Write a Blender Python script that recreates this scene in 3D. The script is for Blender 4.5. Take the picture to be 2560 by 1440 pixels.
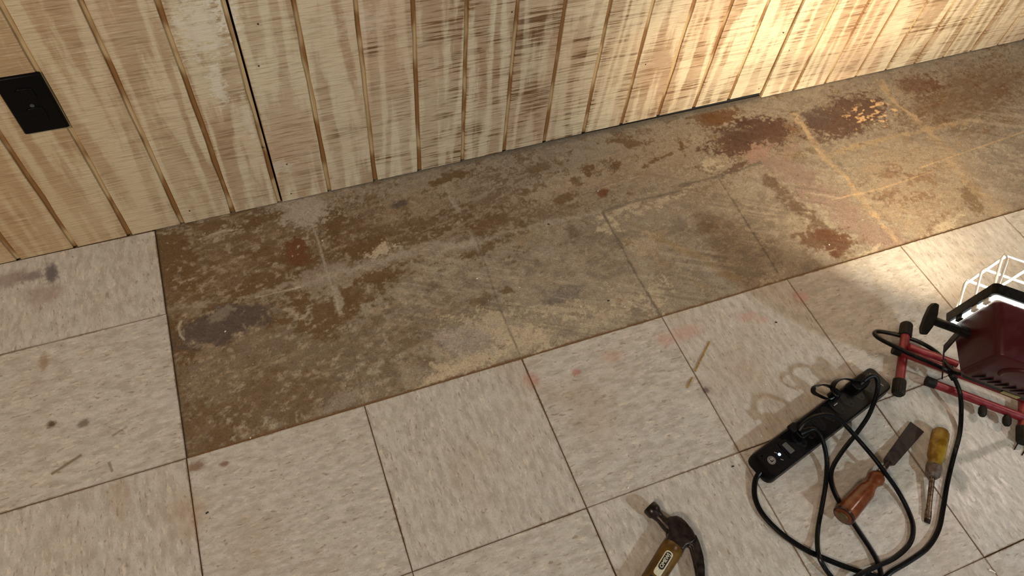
import bpy, math, random
import numpy as np
from mathutils import Vector, Matrix, Euler

for o in list(bpy.data.objects):
    bpy.data.objects.remove(o, do_unlink=True)
SC = bpy.context.scene
COL = SC.collection
random.seed(7)

# ------------------------------------------------------------------ camera
FOC = 1811.73
CAMPOS = np.array([0.262268, -1.118716, 1.206020])
RM = np.array([[0.931627, -0.355193, 0.076874],
               [-0.250734, -0.781337, -0.571528],
               [0.263067, 0.513176, -0.816974]])      # rows: right, down, forward
cam_data = bpy.data.cameras.new('camera')
cam = bpy.data.objects.new('camera', cam_data)
COL.objects.link(cam)
cam_data.sensor_width = 36.0
cam_data.lens = FOC * 36.0 / 2560.0
cam_data.clip_start = 0.02
m = Matrix(((RM[0][0], -RM[1][0], -RM[2][0], CAMPOS[0]),
            (RM[0][1], -RM[1][1], -RM[2][1], CAMPOS[1]),
            (RM[0][2], -RM[1][2], -RM[2][2], CAMPOS[2]), (0, 0, 0, 1)))
cam.matrix_world = m
SC.camera = cam

# ------------------------------------------------------------------ light and exposure
SC.view_settings.view_transform = 'Standard'
SC.view_settings.look = 'None'
SC.view_settings.gamma = 1.0
SC.view_settings.use_curve_mapping = False
SC.view_settings.exposure = 0.26

world = bpy.data.worlds.new('room_air')
SC.world = world
world.use_nodes = True
world.node_tree.nodes['Background'].inputs[0].default_value = (1.0, 0.74, 0.52, 1)
world.node_tree.nodes['Background'].inputs[1].default_value = 0.075


def area(name, loc, target, size, power, color, size_y=None):
    d = bpy.data.lights.new(name, 'AREA')
    d.shape = 'RECTANGLE' if size_y else 'DISK'
    d.size = size
    if size_y:
        d.size_y = size_y
    d.energy = power
    d.color = color
    o = bpy.data.objects.new(name, d)
    COL.objects.link(o)
    o.location = loc
    o.rotation_euler = (Vector(target) - Vector(loc)).to_track_quat('-Z', 'Y').to_euler()
    return o


# cool ceiling lamp behind the camera, warm ceiling lamp out of frame to the right
area('cool_standing_lamp', (2.05, -2.95, 1.62), (1.0, -0.7, 0.0), 0.13, 27.0, (0.82, 0.96, 1.0))
area('warm_ceiling_lamp', (3.34, -0.82, 2.40), (1.2, -0.8, 0.0), 0.14, 9.5, (1.0, 0.80, 0.70))
area('warm_left_fill', (-1.2, -1.8, 2.40), (0.2, -0.2, 0.0), 0.45, 35.0, (1.0, 0.81, 0.64))  # added warm fill brightening the left wall and floor, no lamp known there

T = 0.3048
Y1 = 0.2152           # first tile joint in front of the wall
XS = 0.2586           # seam between the left and the middle siding panel
PITCH = 0.10206
SKEW = 0.005


def at(px, py, z=0.0):
    """point of the height z seen at a pixel of the 2560 x 1440 photograph"""
    d = RM.T @ np.array([(px - 1280) / FOC, (py - 720) / FOC, 1.0])
    t = (z - CAMPOS[2]) / d[2]
    return CAMPOS + t * d


def at_wall(px, py, y=0.0):
    d = RM.T @ np.array([(px - 1280) / FOC, (py - 720) / FOC, 1.0])
    t = (y - CAMPOS[1]) / d[1]
    return CAMPOS + t * d


# ------------------------------------------------------------------ node helpers
def new_mat(name):
    m = bpy.data.materials.new(name)
    m.use_nodes = True
    nt = m.node_tree
    return m, nt, nt.nodes['Principled BSDF']


class NT:
    """tiny wrapper so that node chains read as expressions"""
    def __init__(s, nt):
        s.nt = nt
        s.L = nt.links

    def put(s, sock, v):
        if v is None:
            return
        if isinstance(v, (int, float)):
            if sock.type in ('VECTOR', 'RGBA'):
                n = len(sock.default_value)
                sock.default_value = [v] * n
            else:
                sock.default_value = v
        elif isinstance(v, (tuple, list)):
            if len(sock.default_value) == 4 and len(v) == 3:
                v = tuple(v) + (1,)
            sock.default_value = v
        else:
            s.L.new(v, sock)

    def m(s, op, a, b=None, c=None, clamp=False):
        n = s.nt.nodes.new('ShaderNodeMath')
        n.operation = op
        n.use_clamp = clamp
        s.put(n.inputs[0], a)
        s.put(n.inputs[1], b)
        s.put(n.inputs[2], c)
        return n.outputs[0]

    def v(s, op, a, b=None, scale=None):
        n = s.nt.nodes.new('ShaderNodeVectorMath')
        n.operation = op
        s.put(n.inputs[0], a)
        s.put(n.inputs[1], b)
        if scale is not None:
            s.put(n.inputs['Scale'], scale)
        return n.outputs['Value'] if op in ('LENGTH', 'DOT_PRODUCT', 'DISTANCE') else n.outputs[0]

    def noise(s, vec, scale=1.0, detail=3.0, rough=0.55, dist=0.0):
        n = s.nt.nodes.new('ShaderNodeTexNoise')
        s.put(n.inputs['Vector'], vec)
        n.inputs['Scale'].default_value = scale
        n.inputs['Detail'].default_value = detail
        n.inputs['Roughness'].default_value = rough
        n.inputs['Distortion'].default_value = dist
        return n.outputs['Fac']

    def smooth(s, x, lo, hi, a=0.0, b=1.0):
        n = s.nt.nodes.new('ShaderNodeMapRange')
        n.interpolation_type = 'SMOOTHSTEP'
        s.put(n.inputs['Value'], x)
        n.inputs['From Min'].default_value = lo
        n.inputs['From Max'].default_value = hi
        n.inputs['To Min'].default_value = a
        n.inputs['To Max'].default_value = b
        return n.outputs[0]

    def mix(s, f, a, b, mode='MIX'):
        n = s.nt.nodes.new('ShaderNodeMix')
        n.data_type = 'RGBA'
        n.blend_type = mode
        s.put(n.inputs[0], f)
        s.put(n.inputs[6], a)
        s.put(n.inputs[7], b)
        return n.outputs[2]

    def pos(s):
        return s.nt.nodes.new('ShaderNodeNewGeometry').outputs['Position']

    def obj(s):
        return s.nt.nodes.new('ShaderNodeTexCoord').outputs['Object']

    def rnd(s):
        return s.nt.nodes.new('ShaderNodeObjectInfo').outputs['Random']

    def xyz(s, vec):
        n = s.nt.nodes.new('ShaderNodeSeparateXYZ')
        s.put(n.inputs[0], vec)
        return n.outputs[0], n.outputs[1], n.outputs[2]

    def comb(s, x=0.0, y=0.0, z=0.0):
        n = s.nt.nodes.new('ShaderNodeCombineXYZ')
        s.put(n.inputs[0], x)
        s.put(n.inputs[1], y)
        s.put(n.inputs[2], z)
        return n.outputs[0]

    def bump(s, h, strength=0.3, dist=0.001, normal=None):
        n = s.nt.nodes.new('ShaderNodeBump')
        n.inputs['Strength'].default_value = strength
        n.inputs['Distance'].default_value = dist
        s.put(n.inputs['Height'], h)
        if normal is not None:
            s.L.new(normal, n.inputs['Normal'])
        return n.outputs[0]


def srgb(r, g, b):
    f = lambda c: (c / 255 / 12.92) if c / 255 <= 0.04045 else ((c / 255 + 0.055) / 1.055) ** 2.4
    return (f(r), f(g), f(b), 1.0)


def simple(name, color, rough=0.5, metal=0.0, grain=0.0, gscale=200.0, spec=0.5, bump=0.0,
           trans=0.0, coat=0.0, edge=None):
    m, nt, b = new_mat(name)
    N = NT(nt)
    b.inputs['Base Color'].default_value = tuple(color[:3]) + (1,)
    b.inputs['Roughness'].default_value = rough
    b.inputs['Metallic'].default_value = metal
    b.inputs['Specular IOR Level'].default_value = spec
    b.inputs['Transmission Weight'].default_value = trans
    b.inputs['Coat Weight'].default_value = coat
    p = N.obj()
    n = N.noise(p, gscale, 4, 0.6)
    if grain:
        lo = tuple(c * (1 - grain) for c in color[:3]) + (1,)
        hi = tuple(min(1, c * (1 + grain)) for c in color[:3]) + (1,)
        N.put(b.inputs['Base Color'], N.mix(N.smooth(n, 0.35, 0.65), lo, hi))
        N.put(b.inputs['Roughness'], N.smooth(n, 0.3, 0.7, max(0.02, rough - 0.08), min(1, rough + 0.08)))
    if bump:
        N.put(b.inputs['Normal'], N.bump(n, bump, 0.0005))
    return m


# ------------------------------------------------------------------ materials of the setting
def siding_material():
    m, nt, b = new_mat('rough_sawn_plywood')
    N = NT(nt)
    x, y, z = N.xyz(N.pos())
    # figure of the rotary cut veneer: contour lines of a tall soft noise
    w = N.noise(N.comb(N.m('MULTIPLY', x, 11.0), 0.0, N.m('MULTIPLY', z, 1.0)), 1.0, 2.5, 0.5, 0.12)
    ring = N.m('PINGPONG', N.m('MULTIPLY', w, 6.5), 0.5)
    jag = N.noise(N.comb(N.m('MULTIPLY', x, 160.0), 0.0, N.m('MULTIPLY', z, 30.0)), 1.0, 3, 0.6)
    ring = N.m('ADD', ring, N.m('MULTIPLY', N.m('SUBTRACT', jag, 0.5), 0.5))
    ringm = N.smooth(ring, 0.08, 0.38)
    zone = N.smooth(N.noise(N.comb(N.m('MULTIPLY', x, 5.0), 2.0, N.m('MULTIPLY', z, 3.0)), 1.0, 2), 0.42, 0.60)
    pale, tan = srgb(214, 202, 174), srgb(172, 147, 120)
    c = N.mix(N.m('MULTIPLY', ringm, N.m('MULTIPLY_ADD', zone, 0.45, 0.5)), pale, tan)
    # pinkish and yellowish clouds
    cl = N.noise(N.comb(N.m('MULTIPLY', x, 3.2), 7.0, N.m('MULTIPLY', z, 2.2)), 1.0, 3, 0.6)
    c = N.mix(N.smooth(cl, 0.45, 0.7, 0, 0.45), c, srgb(196, 160, 132))
    yl = N.smooth(x, 0.35, -0.25, 0.0, 1.0)
    c = N.mix(N.m('MULTIPLY', yl, 0.50), c, srgb(184, 150, 98))
    # saw marks: thin level streaks that break up
    s1 = N.noise(N.comb(N.m('MULTIPLY', x, 7.0), 1.0, N.m('MULTIPLY', z, 215.0)), 1.0, 3, 0.65)
    msk = N.noise(N.comb(N.m('MULTIPLY', x, 11.0), 3.0, N.m('MULTIPLY', z, 20.0)), 1.0, 3, 0.6)
    msk = N.m('MULTIPLY', N.smooth(msk, 0.36, 0.56), N.m('MULTIPLY_ADD', ringm, 0.6, 0.4))
    r1 = N.smooth(N.noise(N.comb(N.m('MULTIPLY', x, 1.7), 9.0, 0.0), 1.0, 1), 0.35, 0.6, 0.45, 1.0)
    r1 = N.m('MULTIPLY', r1, N.smooth(x, 0.05, 0.7, 0.42, 1.0))
    s1m = N.m('MULTIPLY', N.m('MULTIPLY', N.smooth(s1, 0.51, 0.58), msk), r1)
    c = N.mix(s1m, c, srgb(108, 76, 46))
    for (px, py, rx, rz) in ((1335, 70, .045, .07), (1345, 250, .04, .05), (1400, 40, .05, .05), (930, 120, .03, .02), (870, 330, .04, .02),
                             (1180, 330, .035, .03), (1100, 90, .04, .02), (1290, 380, .05, .02), (960, 400, .06, .015), (1480, 150, .05, .03),
                             (1650, 280, .05, .015), (2360, 70, .12, .02)):
        P = at_wall(px, py)
        d = N.v('LENGTH', N.comb(N.m('DIVIDE', N.m('SUBTRACT', x, float(P[0])), rx), 0.0,
                                 N.m('DIVIDE', N.m('SUBTRACT', z, float(P[2])), rz)))
        zz = N.smooth(d, 1.3, 0.4)
        c = N.mix(N.m('MULTIPLY', N.m('MULTIPLY', zz, N.smooth(s1, 0.44, 0.54)), N.m('MULTIPLY_ADD', ringm, .5, .4)), c, srgb(104, 74, 46))
    s2 = N.noise(N.comb(N.m('MULTIPLY', x, 22.0), 5.0, N.m('MULTIPLY', z, 420.0)), 1.0, 3, 0.6)
    c = N.mix(N.smooth(s2, 0.50, 0.66, 0, 0.42), c, srgb(150, 116, 76))
    c = N.mix(N.smooth(s2, 0.46, 0.30, 0, 0.35), c, srgb(232, 220, 192))
    # worn whitish patches on the left panel, between the outlet and the seam
    for (px, py, rx, rz, k) in ((505, 70, .045, .06, .55), (565, 40, .018, .05, .75), (545, 215, .014, .045, .6),
                                (620, 300, .010, .05, .35), (700, 420, .03, .02, .35),
                                (900, 60, .05, .03, .25)):
        P = at_wall(px, py)
        d = N.v('LENGTH', N.comb(N.m('DIVIDE', N.m('SUBTRACT', x, float(P[0])), rx), 0.0,
                                 N.m('DIVIDE', N.m('SUBTRACT', z, float(P[2])), rz)))
        wn = N.noise(N.comb(N.m('MULTIPLY', x, 60.0), 0.0, N.m('MULTIPLY', z, 110.0)), 1.0, 4, 0.7)
        e = N.m('ADD', d, N.m('MULTIPLY', N.m('SUBTRACT', wn, 0.5), 5.5))
        c = N.mix(N.smooth(e, 1.0, 0.6, 0.0, k), c, srgb(222, 216, 200))
    N.put(b.inputs['Base Color'], c)
    b.inputs['Roughness'].default_value = 0.78
    b.inputs['Specular IOR Level'].default_value = 0.25
    fuzz = N.noise(N.pos(), 700.0, 3, 0.6)
    h = N.m('ADD', N.m('MULTIPLY', s2, 1.2), N.m('ADD', N.m('MULTIPLY', s1, 1.2), N.m('MULTIPLY', fuzz, 0.7)))
    h = N.m('SUBTRACT', h, N.m('MULTIPLY', ringm, 0.25))
    N.put(b.inputs['Normal'], N.bump(h, 0.55, 0.0011))
    return m


def groove_material():
    m, nt, b = new_mat('plywood_core_in_grooves')
    N = NT(nt)
    x, y, z = N.xyz(N.pos())
    k = N.m('FLOOR', N.m('MULTIPLY', x, 1.0 / PITCH))
    seg = N.noise(N.comb(N.m('MULTIPLY', k, 3.7), N.m('MULTIPLY', x, 20.0), N.m('MULTIPLY', z, 9.0)), 1.0, 2, 0.5)
    fib = N.noise(N.comb(N.m('MULTIPLY', x, 900.0), 0.0, N.m('MULTIPLY', z, 9.0)), 1.0, 3, 0.6)
    c = N.mix(N.smooth(seg, 0.43, 0.56), srgb(196, 170, 126), srgb(138, 98, 52))
    c = N.mix(N.smooth(fib, 0.4, 0.7, 0, 0.45), c, srgb(116, 76, 36))
    N.put(b.inputs['Base Color'], c)
    b.inputs['Roughness'].default_value = 0.8
    N.put(b.inputs['Normal'], N.bump(fib, 0.4, 0.0008))
    return m


def tile_material():
    m, nt, b = new_mat('vinyl_composition_tile')
    N = NT(nt)
    o = N.obj()
    ox, oy, oz = N.xyz(o)
    r = N.rnd()
    off = N.m('MULTIPLY', r, 40.0)
    P = N.pos()
    px_, py_, pz_ = N.xyz(P)
    big = N.noise(N.comb(N.m('MULTIPLY', ox, 40.0), N.m('MULTIPLY', oy, 90.0), off), 1.0, 5, 0.65)
    c = N.mix(N.smooth(big, 0.34, 0.66), srgb(171, 165, 155), srgb(197, 193, 185))
    cool = N.noise(N.comb(N.m('MULTIPLY', ox, 34.0), N.m('MULTIPLY', oy, 60.0), N.m('ADD', off, 9.0)), 1.0, 3, 0.6)
    c = N.mix(N.smooth(cool, 0.50, 0.70, 0, 0.6), c, srgb(190, 188, 178))
    f1 = N.noise(N.comb(N.m('MULTIPLY', ox, 75.0), N.m('MULTIPLY', oy, 230.0), N.m('ADD', off, 4.0)), 1.0, 2, 0.5, 0.6)
    fl = N.smooth(f1, 0.63, 0.70)
    c = N.mix(N.m('MULTIPLY', fl, 0.62), c, srgb(136, 112, 88))
    f2 = N.noise(N.comb(N.m('MULTIPLY', ox, 60.0), N.m('MULTIPLY', oy, 170.0), N.m('ADD', off, 17.0)), 1.0, 2, 0.5, 0.4)
    c = N.mix(N.smooth(f2, 0.60, 0.70, 0, 0.5), c, srgb(224, 214, 194))
    sp = N.noise(P, 230.0, 2, 0.5)
    g3 = N.noise(P, 320.0, 4, 0.65)
    c = N.mix(N.smooth(g3, 0.50, 0.66, 0, 0.30), c, srgb(150, 134, 112))
    c = N.mix(N.smooth(sp, 0.73, 0.77, 0, 0.6), c, srgb(104, 88, 70))
    # traffic dirt
    dirt = N.noise(P, 5.5, 4, 0.6)
    c = N.mix(N.smooth(dirt, 0.48, 0.74, 0, 0.35), c, srgb(160, 132, 102))
    # dirt and glue along the joints
    ax, ay = N.m('ABSOLUTE', ox), N.m('ABSOLUTE', oy)
    de = N.m('SUBTRACT', T / 2, N.m('MAXIMUM', ax, ay))
    en = N.noise(P, 95.0, 4, 0.7)
    side = N.smooth(N.noise(P, 9.0, 1), 0.40, 0.60, 0.5, 1.25)
    wd = N.m('SUBTRACT', N.m('DIVIDE', de, 0.0026), N.m('MULTIPLY', N.m('SUBTRACT', en, 0.42), 3.4))
    c = N.mix(N.m('MULTIPLY', N.smooth(wd, 0.9, 0.1, 0.0, 0.60), side, clamp=True), c, srgb(122, 96, 70))
    c = N.mix(N.smooth(de, .0016, .0006, 0, .55), c, srgb(110, 84, 60))
    # single stains where the photograph shows them: pixel, radii in metres, colour, strength
    stains = [((1712, 832), .050, .022, (184, 134, 120), .42), ((1660, 850), .020, .018, (184, 132, 118), .42),
              ((1328, 950), .022, .020, (172, 116, 102), .48), ((1440, 930), .012, .010, (168, 96, 80), .60),
              ((1530, 890), .030, .016, (186, 140, 124), .35), ((1870, 792), .030, .014, (184, 128, 116), .38),
              ((2003, 742), .022, .018, (190, 118, 108), .42), ((1905, 800), .018, .01, (190, 120, 100), .3),
              ((128, 683), .016, .030, (92, 84, 88), .88), ((80, 690), .030, .014, (110, 100, 102), .70),
              ((20, 700), .060, .022, (136, 118, 112), .65), ((110, 735), .040, .030, (150, 130, 122), .55),
              ((128, 1061), .010, .008, (84, 70, 52), .95), ((210, 1057), .012, .010, (112, 104, 90), .85),
              ((110, 905), .012, .022, (140, 108, 76), .6), ((560, 1160), .010, .006, (120, 90, 66), .8),
              ((490, 1165), .018, .012, (120, 94, 68), .8), ((1764, 975), .010, .008, (90, 66, 64), .8),
              ((190, 610), .050, .010, (150, 122, 96), .5), ((470, 1290), .03, .06, (160, 132, 104), .35),
              ((300, 1245), .02, .05, (150, 124, 96), .4)]
    for (q, rx, ry, col, k) in stains:
        Q = at(*q)
        d = N.v('LENGTH', N.comb(N.m('DIVIDE', N.m('SUBTRACT', px_, float(Q[0])), rx),
                                 N.m('DIVIDE', N.m('SUBTRACT', py_, float(Q[1])), ry), 0.0))
        e = N.m('ADD', d, N.m('MULTIPLY', N.m('SUBTRACT', en, 0.5), 1.5))
        c = N.mix(N.smooth(e, 1.15, 0.35, 0.0, k), c, srgb(*col))
    # scuffs: short straight scratches
    for (a, bb, wdt, k) in (((128, 1186), (204, 1137), .0035, .75), ((272, 1155), (281, 1180), .003, .6),
                            ((280, 1090), (318, 1066), .003, .45)):
        A, B = at(*a), at(*bb)
        D = B - A
        Ln = float(np.linalg.norm(D))
        D = D / Ln
        rx_ = N.m('SUBTRACT', px_, float(A[0]))
        ry_ = N.m('SUBTRACT', py_, float(A[1]))
        u = N.m('ADD', N.m('MULTIPLY', rx_, float(D[0])), N.m('MULTIPLY', ry_, float(D[1])))
        w = N.m('ABSOLUTE', N.m('ADD', N.m('MULTIPLY', rx_, float(-D[1])), N.m('MULTIPLY', ry_, float(D[0]))))
        inside = N.m('MULTIPLY', N.m('GREATER_THAN', u, 0.0), N.m('LESS_THAN', u, Ln))
        c = N.mix(N.m('MULTIPLY', inside, N.smooth(w, wdt, wdt * .4, 0, k)), c, srgb(112, 92, 66))
    N.put(b.inputs['Base Color'], c)
    sheen = N.noise(N.comb(N.m('MULTIPLY', ox, 40.0), N.m('MULTIPLY', oy, 120.0), off), 1.0, 4, 0.65)
    N.put(b.inputs['Roughness'], N.smooth(sheen, 0.3, 0.7, 0.25, 0.40))
    b.inputs['Specular IOR Level'].default_value = 0.40
    lump = N.noise(P, 26.0, 2, 0.5)
    h = N.m('SUBTRACT', N.m('MULTIPLY', lump, 0.9), N.m('ADD', N.m('MULTIPLY', fl, 0.20), N.m('MULTIPLY', sheen, 0.5)))
    N.put(b.inputs['Normal'], N.bump(h, 0.16, 0.0010))
    return m


def residue_material():
    m, nt, b = new_mat('scraped_subfloor')
    N = NT(nt)
    at_ = nt.nodes.new('ShaderNodeAttribute')
    at_.attribute_name = 'residue'
    c = at_.outputs['Color']
    comb = at_.outputs['Alpha']
    P = N.pos()
    x, y, z = N.xyz(P)
    f = N.noise(P, 330.0, 5, 0.7)
    c = N.mix(N.smooth(f, 0.50, 0.68, 0, 0.65), c, N.mix(1.0, c, (0.50, 0.45, 0.38, 1), 'MULTIPLY'))
    c = N.mix(N.smooth(f, 0.47, 0.30, 0, 0.55), c, N.mix(1.0, c, (1.7, 1.68, 1.6, 1), 'MULTIPLY'))
    g = N.noise(P, 75.0, 5, 0.7)
    c = N.mix(N.smooth(g, 0.52, 0.66, 0, 0.35), c, N.mix(1.0, c, (0.62, 0.52, 0.42, 1), 'MULTIPLY'))
    # notched trowel lines
    warp = N.m('MULTIPLY', N.m('SUBTRACT', N.noise(P, 4.0, 2, 0.5), 0.5), 0.10)
    ua = N.m('ADD', N.m('ADD', y, N.m('MULTIPLY', x, 0.20)), warp)
    ub_ = N.m('ADD', N.m('ADD', N.m('MULTIPLY', y, 0.88), N.m('MULTIPLY', x, 0.48)), warp)
    la = N.m('SINE', N.m('MULTIPLY', ua, 2 * math.pi / 0.0034))
    lb_ = N.m('SINE', N.m('MULTIPLY', ub_, 2 * math.pi / 0.0034))
    sel = N.smooth(N.m('ADD', x, N.m('MULTIPLY', N.m('SUBTRACT', N.noise(P, 8.0, 2), 0.5), 0.8)), 0.70, 0.74)
    line = N.m('ADD', N.m('MULTIPLY', la, N.m('SUBTRACT', 1.0, sel)), N.m('MULTIPLY', lb_, sel))
    lm = N.smooth(line, -0.2, 0.9)
    brk = N.smooth(N.noise(P, 60.0, 3, 0.6), 0.38, 0.60)
    lm = N.m('MULTIPLY', N.m('MULTIPLY', lm, brk), comb)
    c = N.mix(N.m('MULTIPLY', lm, 0.42), c, N.mix(1.0, c, (1.8, 1.75, 1.6, 1), 'MULTIPLY'))
    # pale paint specks
    sp = N.noise(P, 210.0, 1, 0.5)
    c = N.mix(N.smooth(sp, 0.775, 0.80, 0, 0.8), c, srgb(190, 184, 166))
    N.put(b.inputs['Base Color'], c)
    N.put(b.inputs['Roughness'], N.smooth(g, 0.35, 0.65, 0.62, 0.85))
    b.inputs['Specular IOR Level'].default_value = 0.28
    h = N.m('ADD', N.m('MULTIPLY', f, 0.7), N.m('ADD', N.m('MULTIPLY', lm, 0.9), N.m('MULTIPLY', g, 0.8)))
    N.put(b.inputs['Normal'], N.bump(h, 0.35, 0.0009))
    return m


M = {}
M['siding'] = siding_material()
M['groove'] = groove_material()
M['tile'] = tile_material()
M['residue'] = residue_material()
M['slab'] = simple('old_concrete_slab', srgb(120, 96, 70)[:3], 0.85, grain=0.25, gscale=60, bump=0.3)
M['gap_shade'] = simple('wall_cavity_shade', (0.012, 0.012, 0.014), 0.9, grain=0.3, gscale=90)  # near-black backing colour paints in the shade behind the panel gaps
M['black'] = simple('black_plastic', (0.006, 0.006, 0.007), 0.38, spec=0.3, grain=0.15, gscale=300)
M['outlet_black'] = simple('black_outlet_plastic', (0.0015, 0.0015, 0.0018), 0.45, grain=0.1, gscale=200, spec=0.12)
M['nail'] = simple('dark_nail_steel', (0.03, 0.022, 0.018), 0.6, grain=0.3, gscale=900)


# ------------------------------------------------------------------ mesh builder
ORG = {}


def org(o):
    return ORG.get(o.name, Vector((0, 0, 0)))


def tag(o, label=None, cat=None, group=None, kind=None):
    if label:
        o['label'] = label
    if cat:
        o['category'] = cat
    if group:
        o['group'] = group
    if kind:
        o['kind'] = kind
    return o


def empty(name, loc, label=None, cat=None, group=None, kind=None):
    o = bpy.data.objects.new(name, None)
    COL.objects.link(o)
    o.empty_display_size = 0.02
    o.location = Vector([float(c) for c in loc])
    ORG[o.name] = o.location.copy()
    return tag(o, label, cat, group, kind)


class MB:
    def __init__(s, O=(0, 0, 0), A=((1, 0, 0), (0, 1, 0), (0, 0, 1))):
        s.V = []
        s.F = []
        s.O = np.array(O, float)
        s.A = np.array(A, float)

    def tr(s, p):
        p = np.asarray(p, float)
        return s.O + p @ s.A

    def add(s, vs, fs):
        n = len(s.V)
        for v in vs:
            s.V.append(tuple(s.tr(v)))
        for f in fs:
            s.F.append(tuple(n + i for i in f))
        return s

    def box(s, c, d, rz=0.0, taper=1.0):
        hx, hy, hz = d[0] / 2, d[1] / 2, d[2] / 2
        ca, sa = math.cos(rz), math.sin(rz)
        vs = []
        for z_ in (-1, 1):
            t = taper if z_ > 0 else 1.0
            for (a, b) in ((-1, -1), (1, -1), (1, 1), (-1, 1)):
                xx, yy = a * hx * t, b * hy * t
                vs.append((c[0] + ca * xx - sa * yy, c[1] + sa * xx + ca * yy, c[2] + z_ * hz))
        return s.add(vs, [(0, 3, 2, 1), (4, 5, 6, 7), (0, 1, 5, 4), (1, 2, 6, 5), (2, 3, 7, 6), (3, 0, 4, 7)])

    def prism(s, poly, z0, z1, top=None):
        """poly: list of (x, y); z0 / z1 numbers or per-point lists"""
        n = len(poly)
        a0 = sum(poly[i][0] * poly[(i + 1) % n][1] - poly[(i + 1) % n][0] * poly[i][1] for i in range(n))
        if a0 < 0:
            poly = poly[::-1]
            if top:
                top = top[::-1]
            if not np.isscalar(z0):
                z0 = z0[::-1]
            if not np.isscalar(z1):
                z1 = z1[::-1]
        top = top or poly
        Z0 = [z0] * n if np.isscalar(z0) else z0
        Z1 = [z1] * n if np.isscalar(z1) else z1
        vs = [(p[0], p[1], Z0[i]) for i, p in enumerate(poly)] + [(p[0], p[1], Z1[i]) for i, p in enumerate(top)]
        fs = [tuple(range(n))[::-1], tuple(range(n, 2 * n))]
        fs += [(i, (i + 1) % n, n + (i + 1) % n, n + i) for i in range(n)]
        return s.add(vs, fs)

    def lathe(s, p0, p1, prof, seg=24, flat=1.0, up=None, flute=None):
        """prof: list of (t along p0-p1 in metres, radius)"""
        p0, p1 = np.array(p0, float), np.array(p1, float)
        d = p1 - p0
        d /= np.linalg.norm(d)
        up = np.array(up if up is not None else (0, 0, 1.0), float)
        a = np.cross(d, up)
        if np.linalg.norm(a) < 1e-6:
            a = np.cross(d, (1.0, 0, 0))
        a /= np.linalg.norm(a)
        b = np.cross(a, d)
        vs, fs = [], []
        for (t, r) in prof:
            for k in range(seg):
                th = 2 * math.pi * k / seg
                rr = r * (flute(t, th) if flute else 1.0)
                vs.append(p0 + d * t + a * (rr * math.cos(th)) + b * (rr * flat * math.sin(th)))
        n = len(prof)
        for i in range(n - 1):
            for k in range(seg):
                k2 = (k + 1) % seg
                fs.append((i * seg + k, i * seg + k2, (i + 1) * seg + k2, (i + 1) * seg + k))
        fs.append(tuple(range(seg))[::-1])
        fs.append(tuple((n - 1) * seg + k for k in range(seg)))
        return s.add(vs, fs)

    def tube(s, pts, r, seg=10, sub=6, closed=False, flat=1.0, spline=True):
        P = [np.array(p, float) for p in pts]
        if spline and len(P) > 2:
            Q = []
            n = len(P)
            rng = range(n if closed else n - 1)
            for i in rng:
                if closed:
                    a, b, c, d = P[(i - 1) % n], P[i], P[(i + 1) % n], P[(i + 2) % n]
                else:
                    a, b, c, d = P[max(i - 1, 0)], P[i], P[i + 1], P[min(i + 2, n - 1)]
                for k in range(sub):
                    t = k / sub
                    Q.append(0.5 * ((2 * b) + (c - a) * t + (2 * a - 5 * b + 4 * c - d) * t * t
                                    + (-a + 3 * b - 3 * c + d) * t ** 3))
            if not closed:
                Q.append(P[-1])
            P = Q
        n = len(P)
        vs, fs = [], []
        ref = None
        for i in range(n):
            if closed:
                t = P[(i + 1) % n] - P[(i - 1) % n]
            else:
                t = P[min(i + 1, n - 1)] - P[max(i - 1, 0)]
            t = t / (np.linalg.norm(t) + 1e-12)
            if ref is None:
                ref = np.cross(t, (0, 0, 1.0))
                if np.linalg.norm(ref) < 1e-3:
                    ref = np.cross(t, (1.0, 0, 0))
            ref = ref - t * np.dot(ref, t)
            ref /= np.linalg.norm(ref)
            b = np.cross(t, ref)
            for k in range(seg):
                th = 2 * math.pi * k / seg
                vs.append(P[i] + ref * (r * math.cos(th)) + b * (r * flat * math.sin(th)))
        for i in range(n if closed else n - 1):
            j = (i + 1) % n
            for k in range(seg):
                k2 = (k + 1) % seg
                fs.append((i * seg + k, j * seg + k, j * seg + k2, i * seg + k2))
        if not closed:
            fs.append(tuple(range(seg)))
            fs.append(tuple((n - 1) * seg + k for k in range(seg))[::-1])
        return s.add(vs, fs)

    def build(s, name, mat, parent=None, bevel=0.0, seg=2, smooth=True, origin=None, angle=0.6):
        po = org(parent) if parent is not None else Vector((0, 0, 0))
        o_ = Vector(origin) if origin is not None else po
        me = bpy.data.meshes.new(name)
        V = np.array(s.V) - np.array(o_)
        me.from_pydata([tuple(v) for v in V], [], s.F)
        me.materials.append(mat)
        import bmesh
        bm = bmesh.new()
        bm.from_mesh(me)
        bmesh.ops.recalc_face_normals(bm, faces=bm.faces)
        bm.to_mesh(me)
        bm.free()
        if smooth:
            me.polygons.foreach_set('use_smooth', [True] * len(me.polygons))
            try:
                me.set_sharp_from_angle(angle=angle)
            except Exception:
                pass
        o = bpy.data.objects.new(name, me)
        COL.objects.link(o)
        if parent is not None:
            o.parent = parent
            o.location = o_ - po
        else:
            o.location = o_
        ORG[o.name] = o_.copy()
        if bevel:
            b = o.modifiers.new('bevel', 'BEVEL')
            b.width = bevel
            b.segments = seg
            b.limit_method = 'ANGLE'
            b.angle_limit = 0.6
        return o


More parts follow.
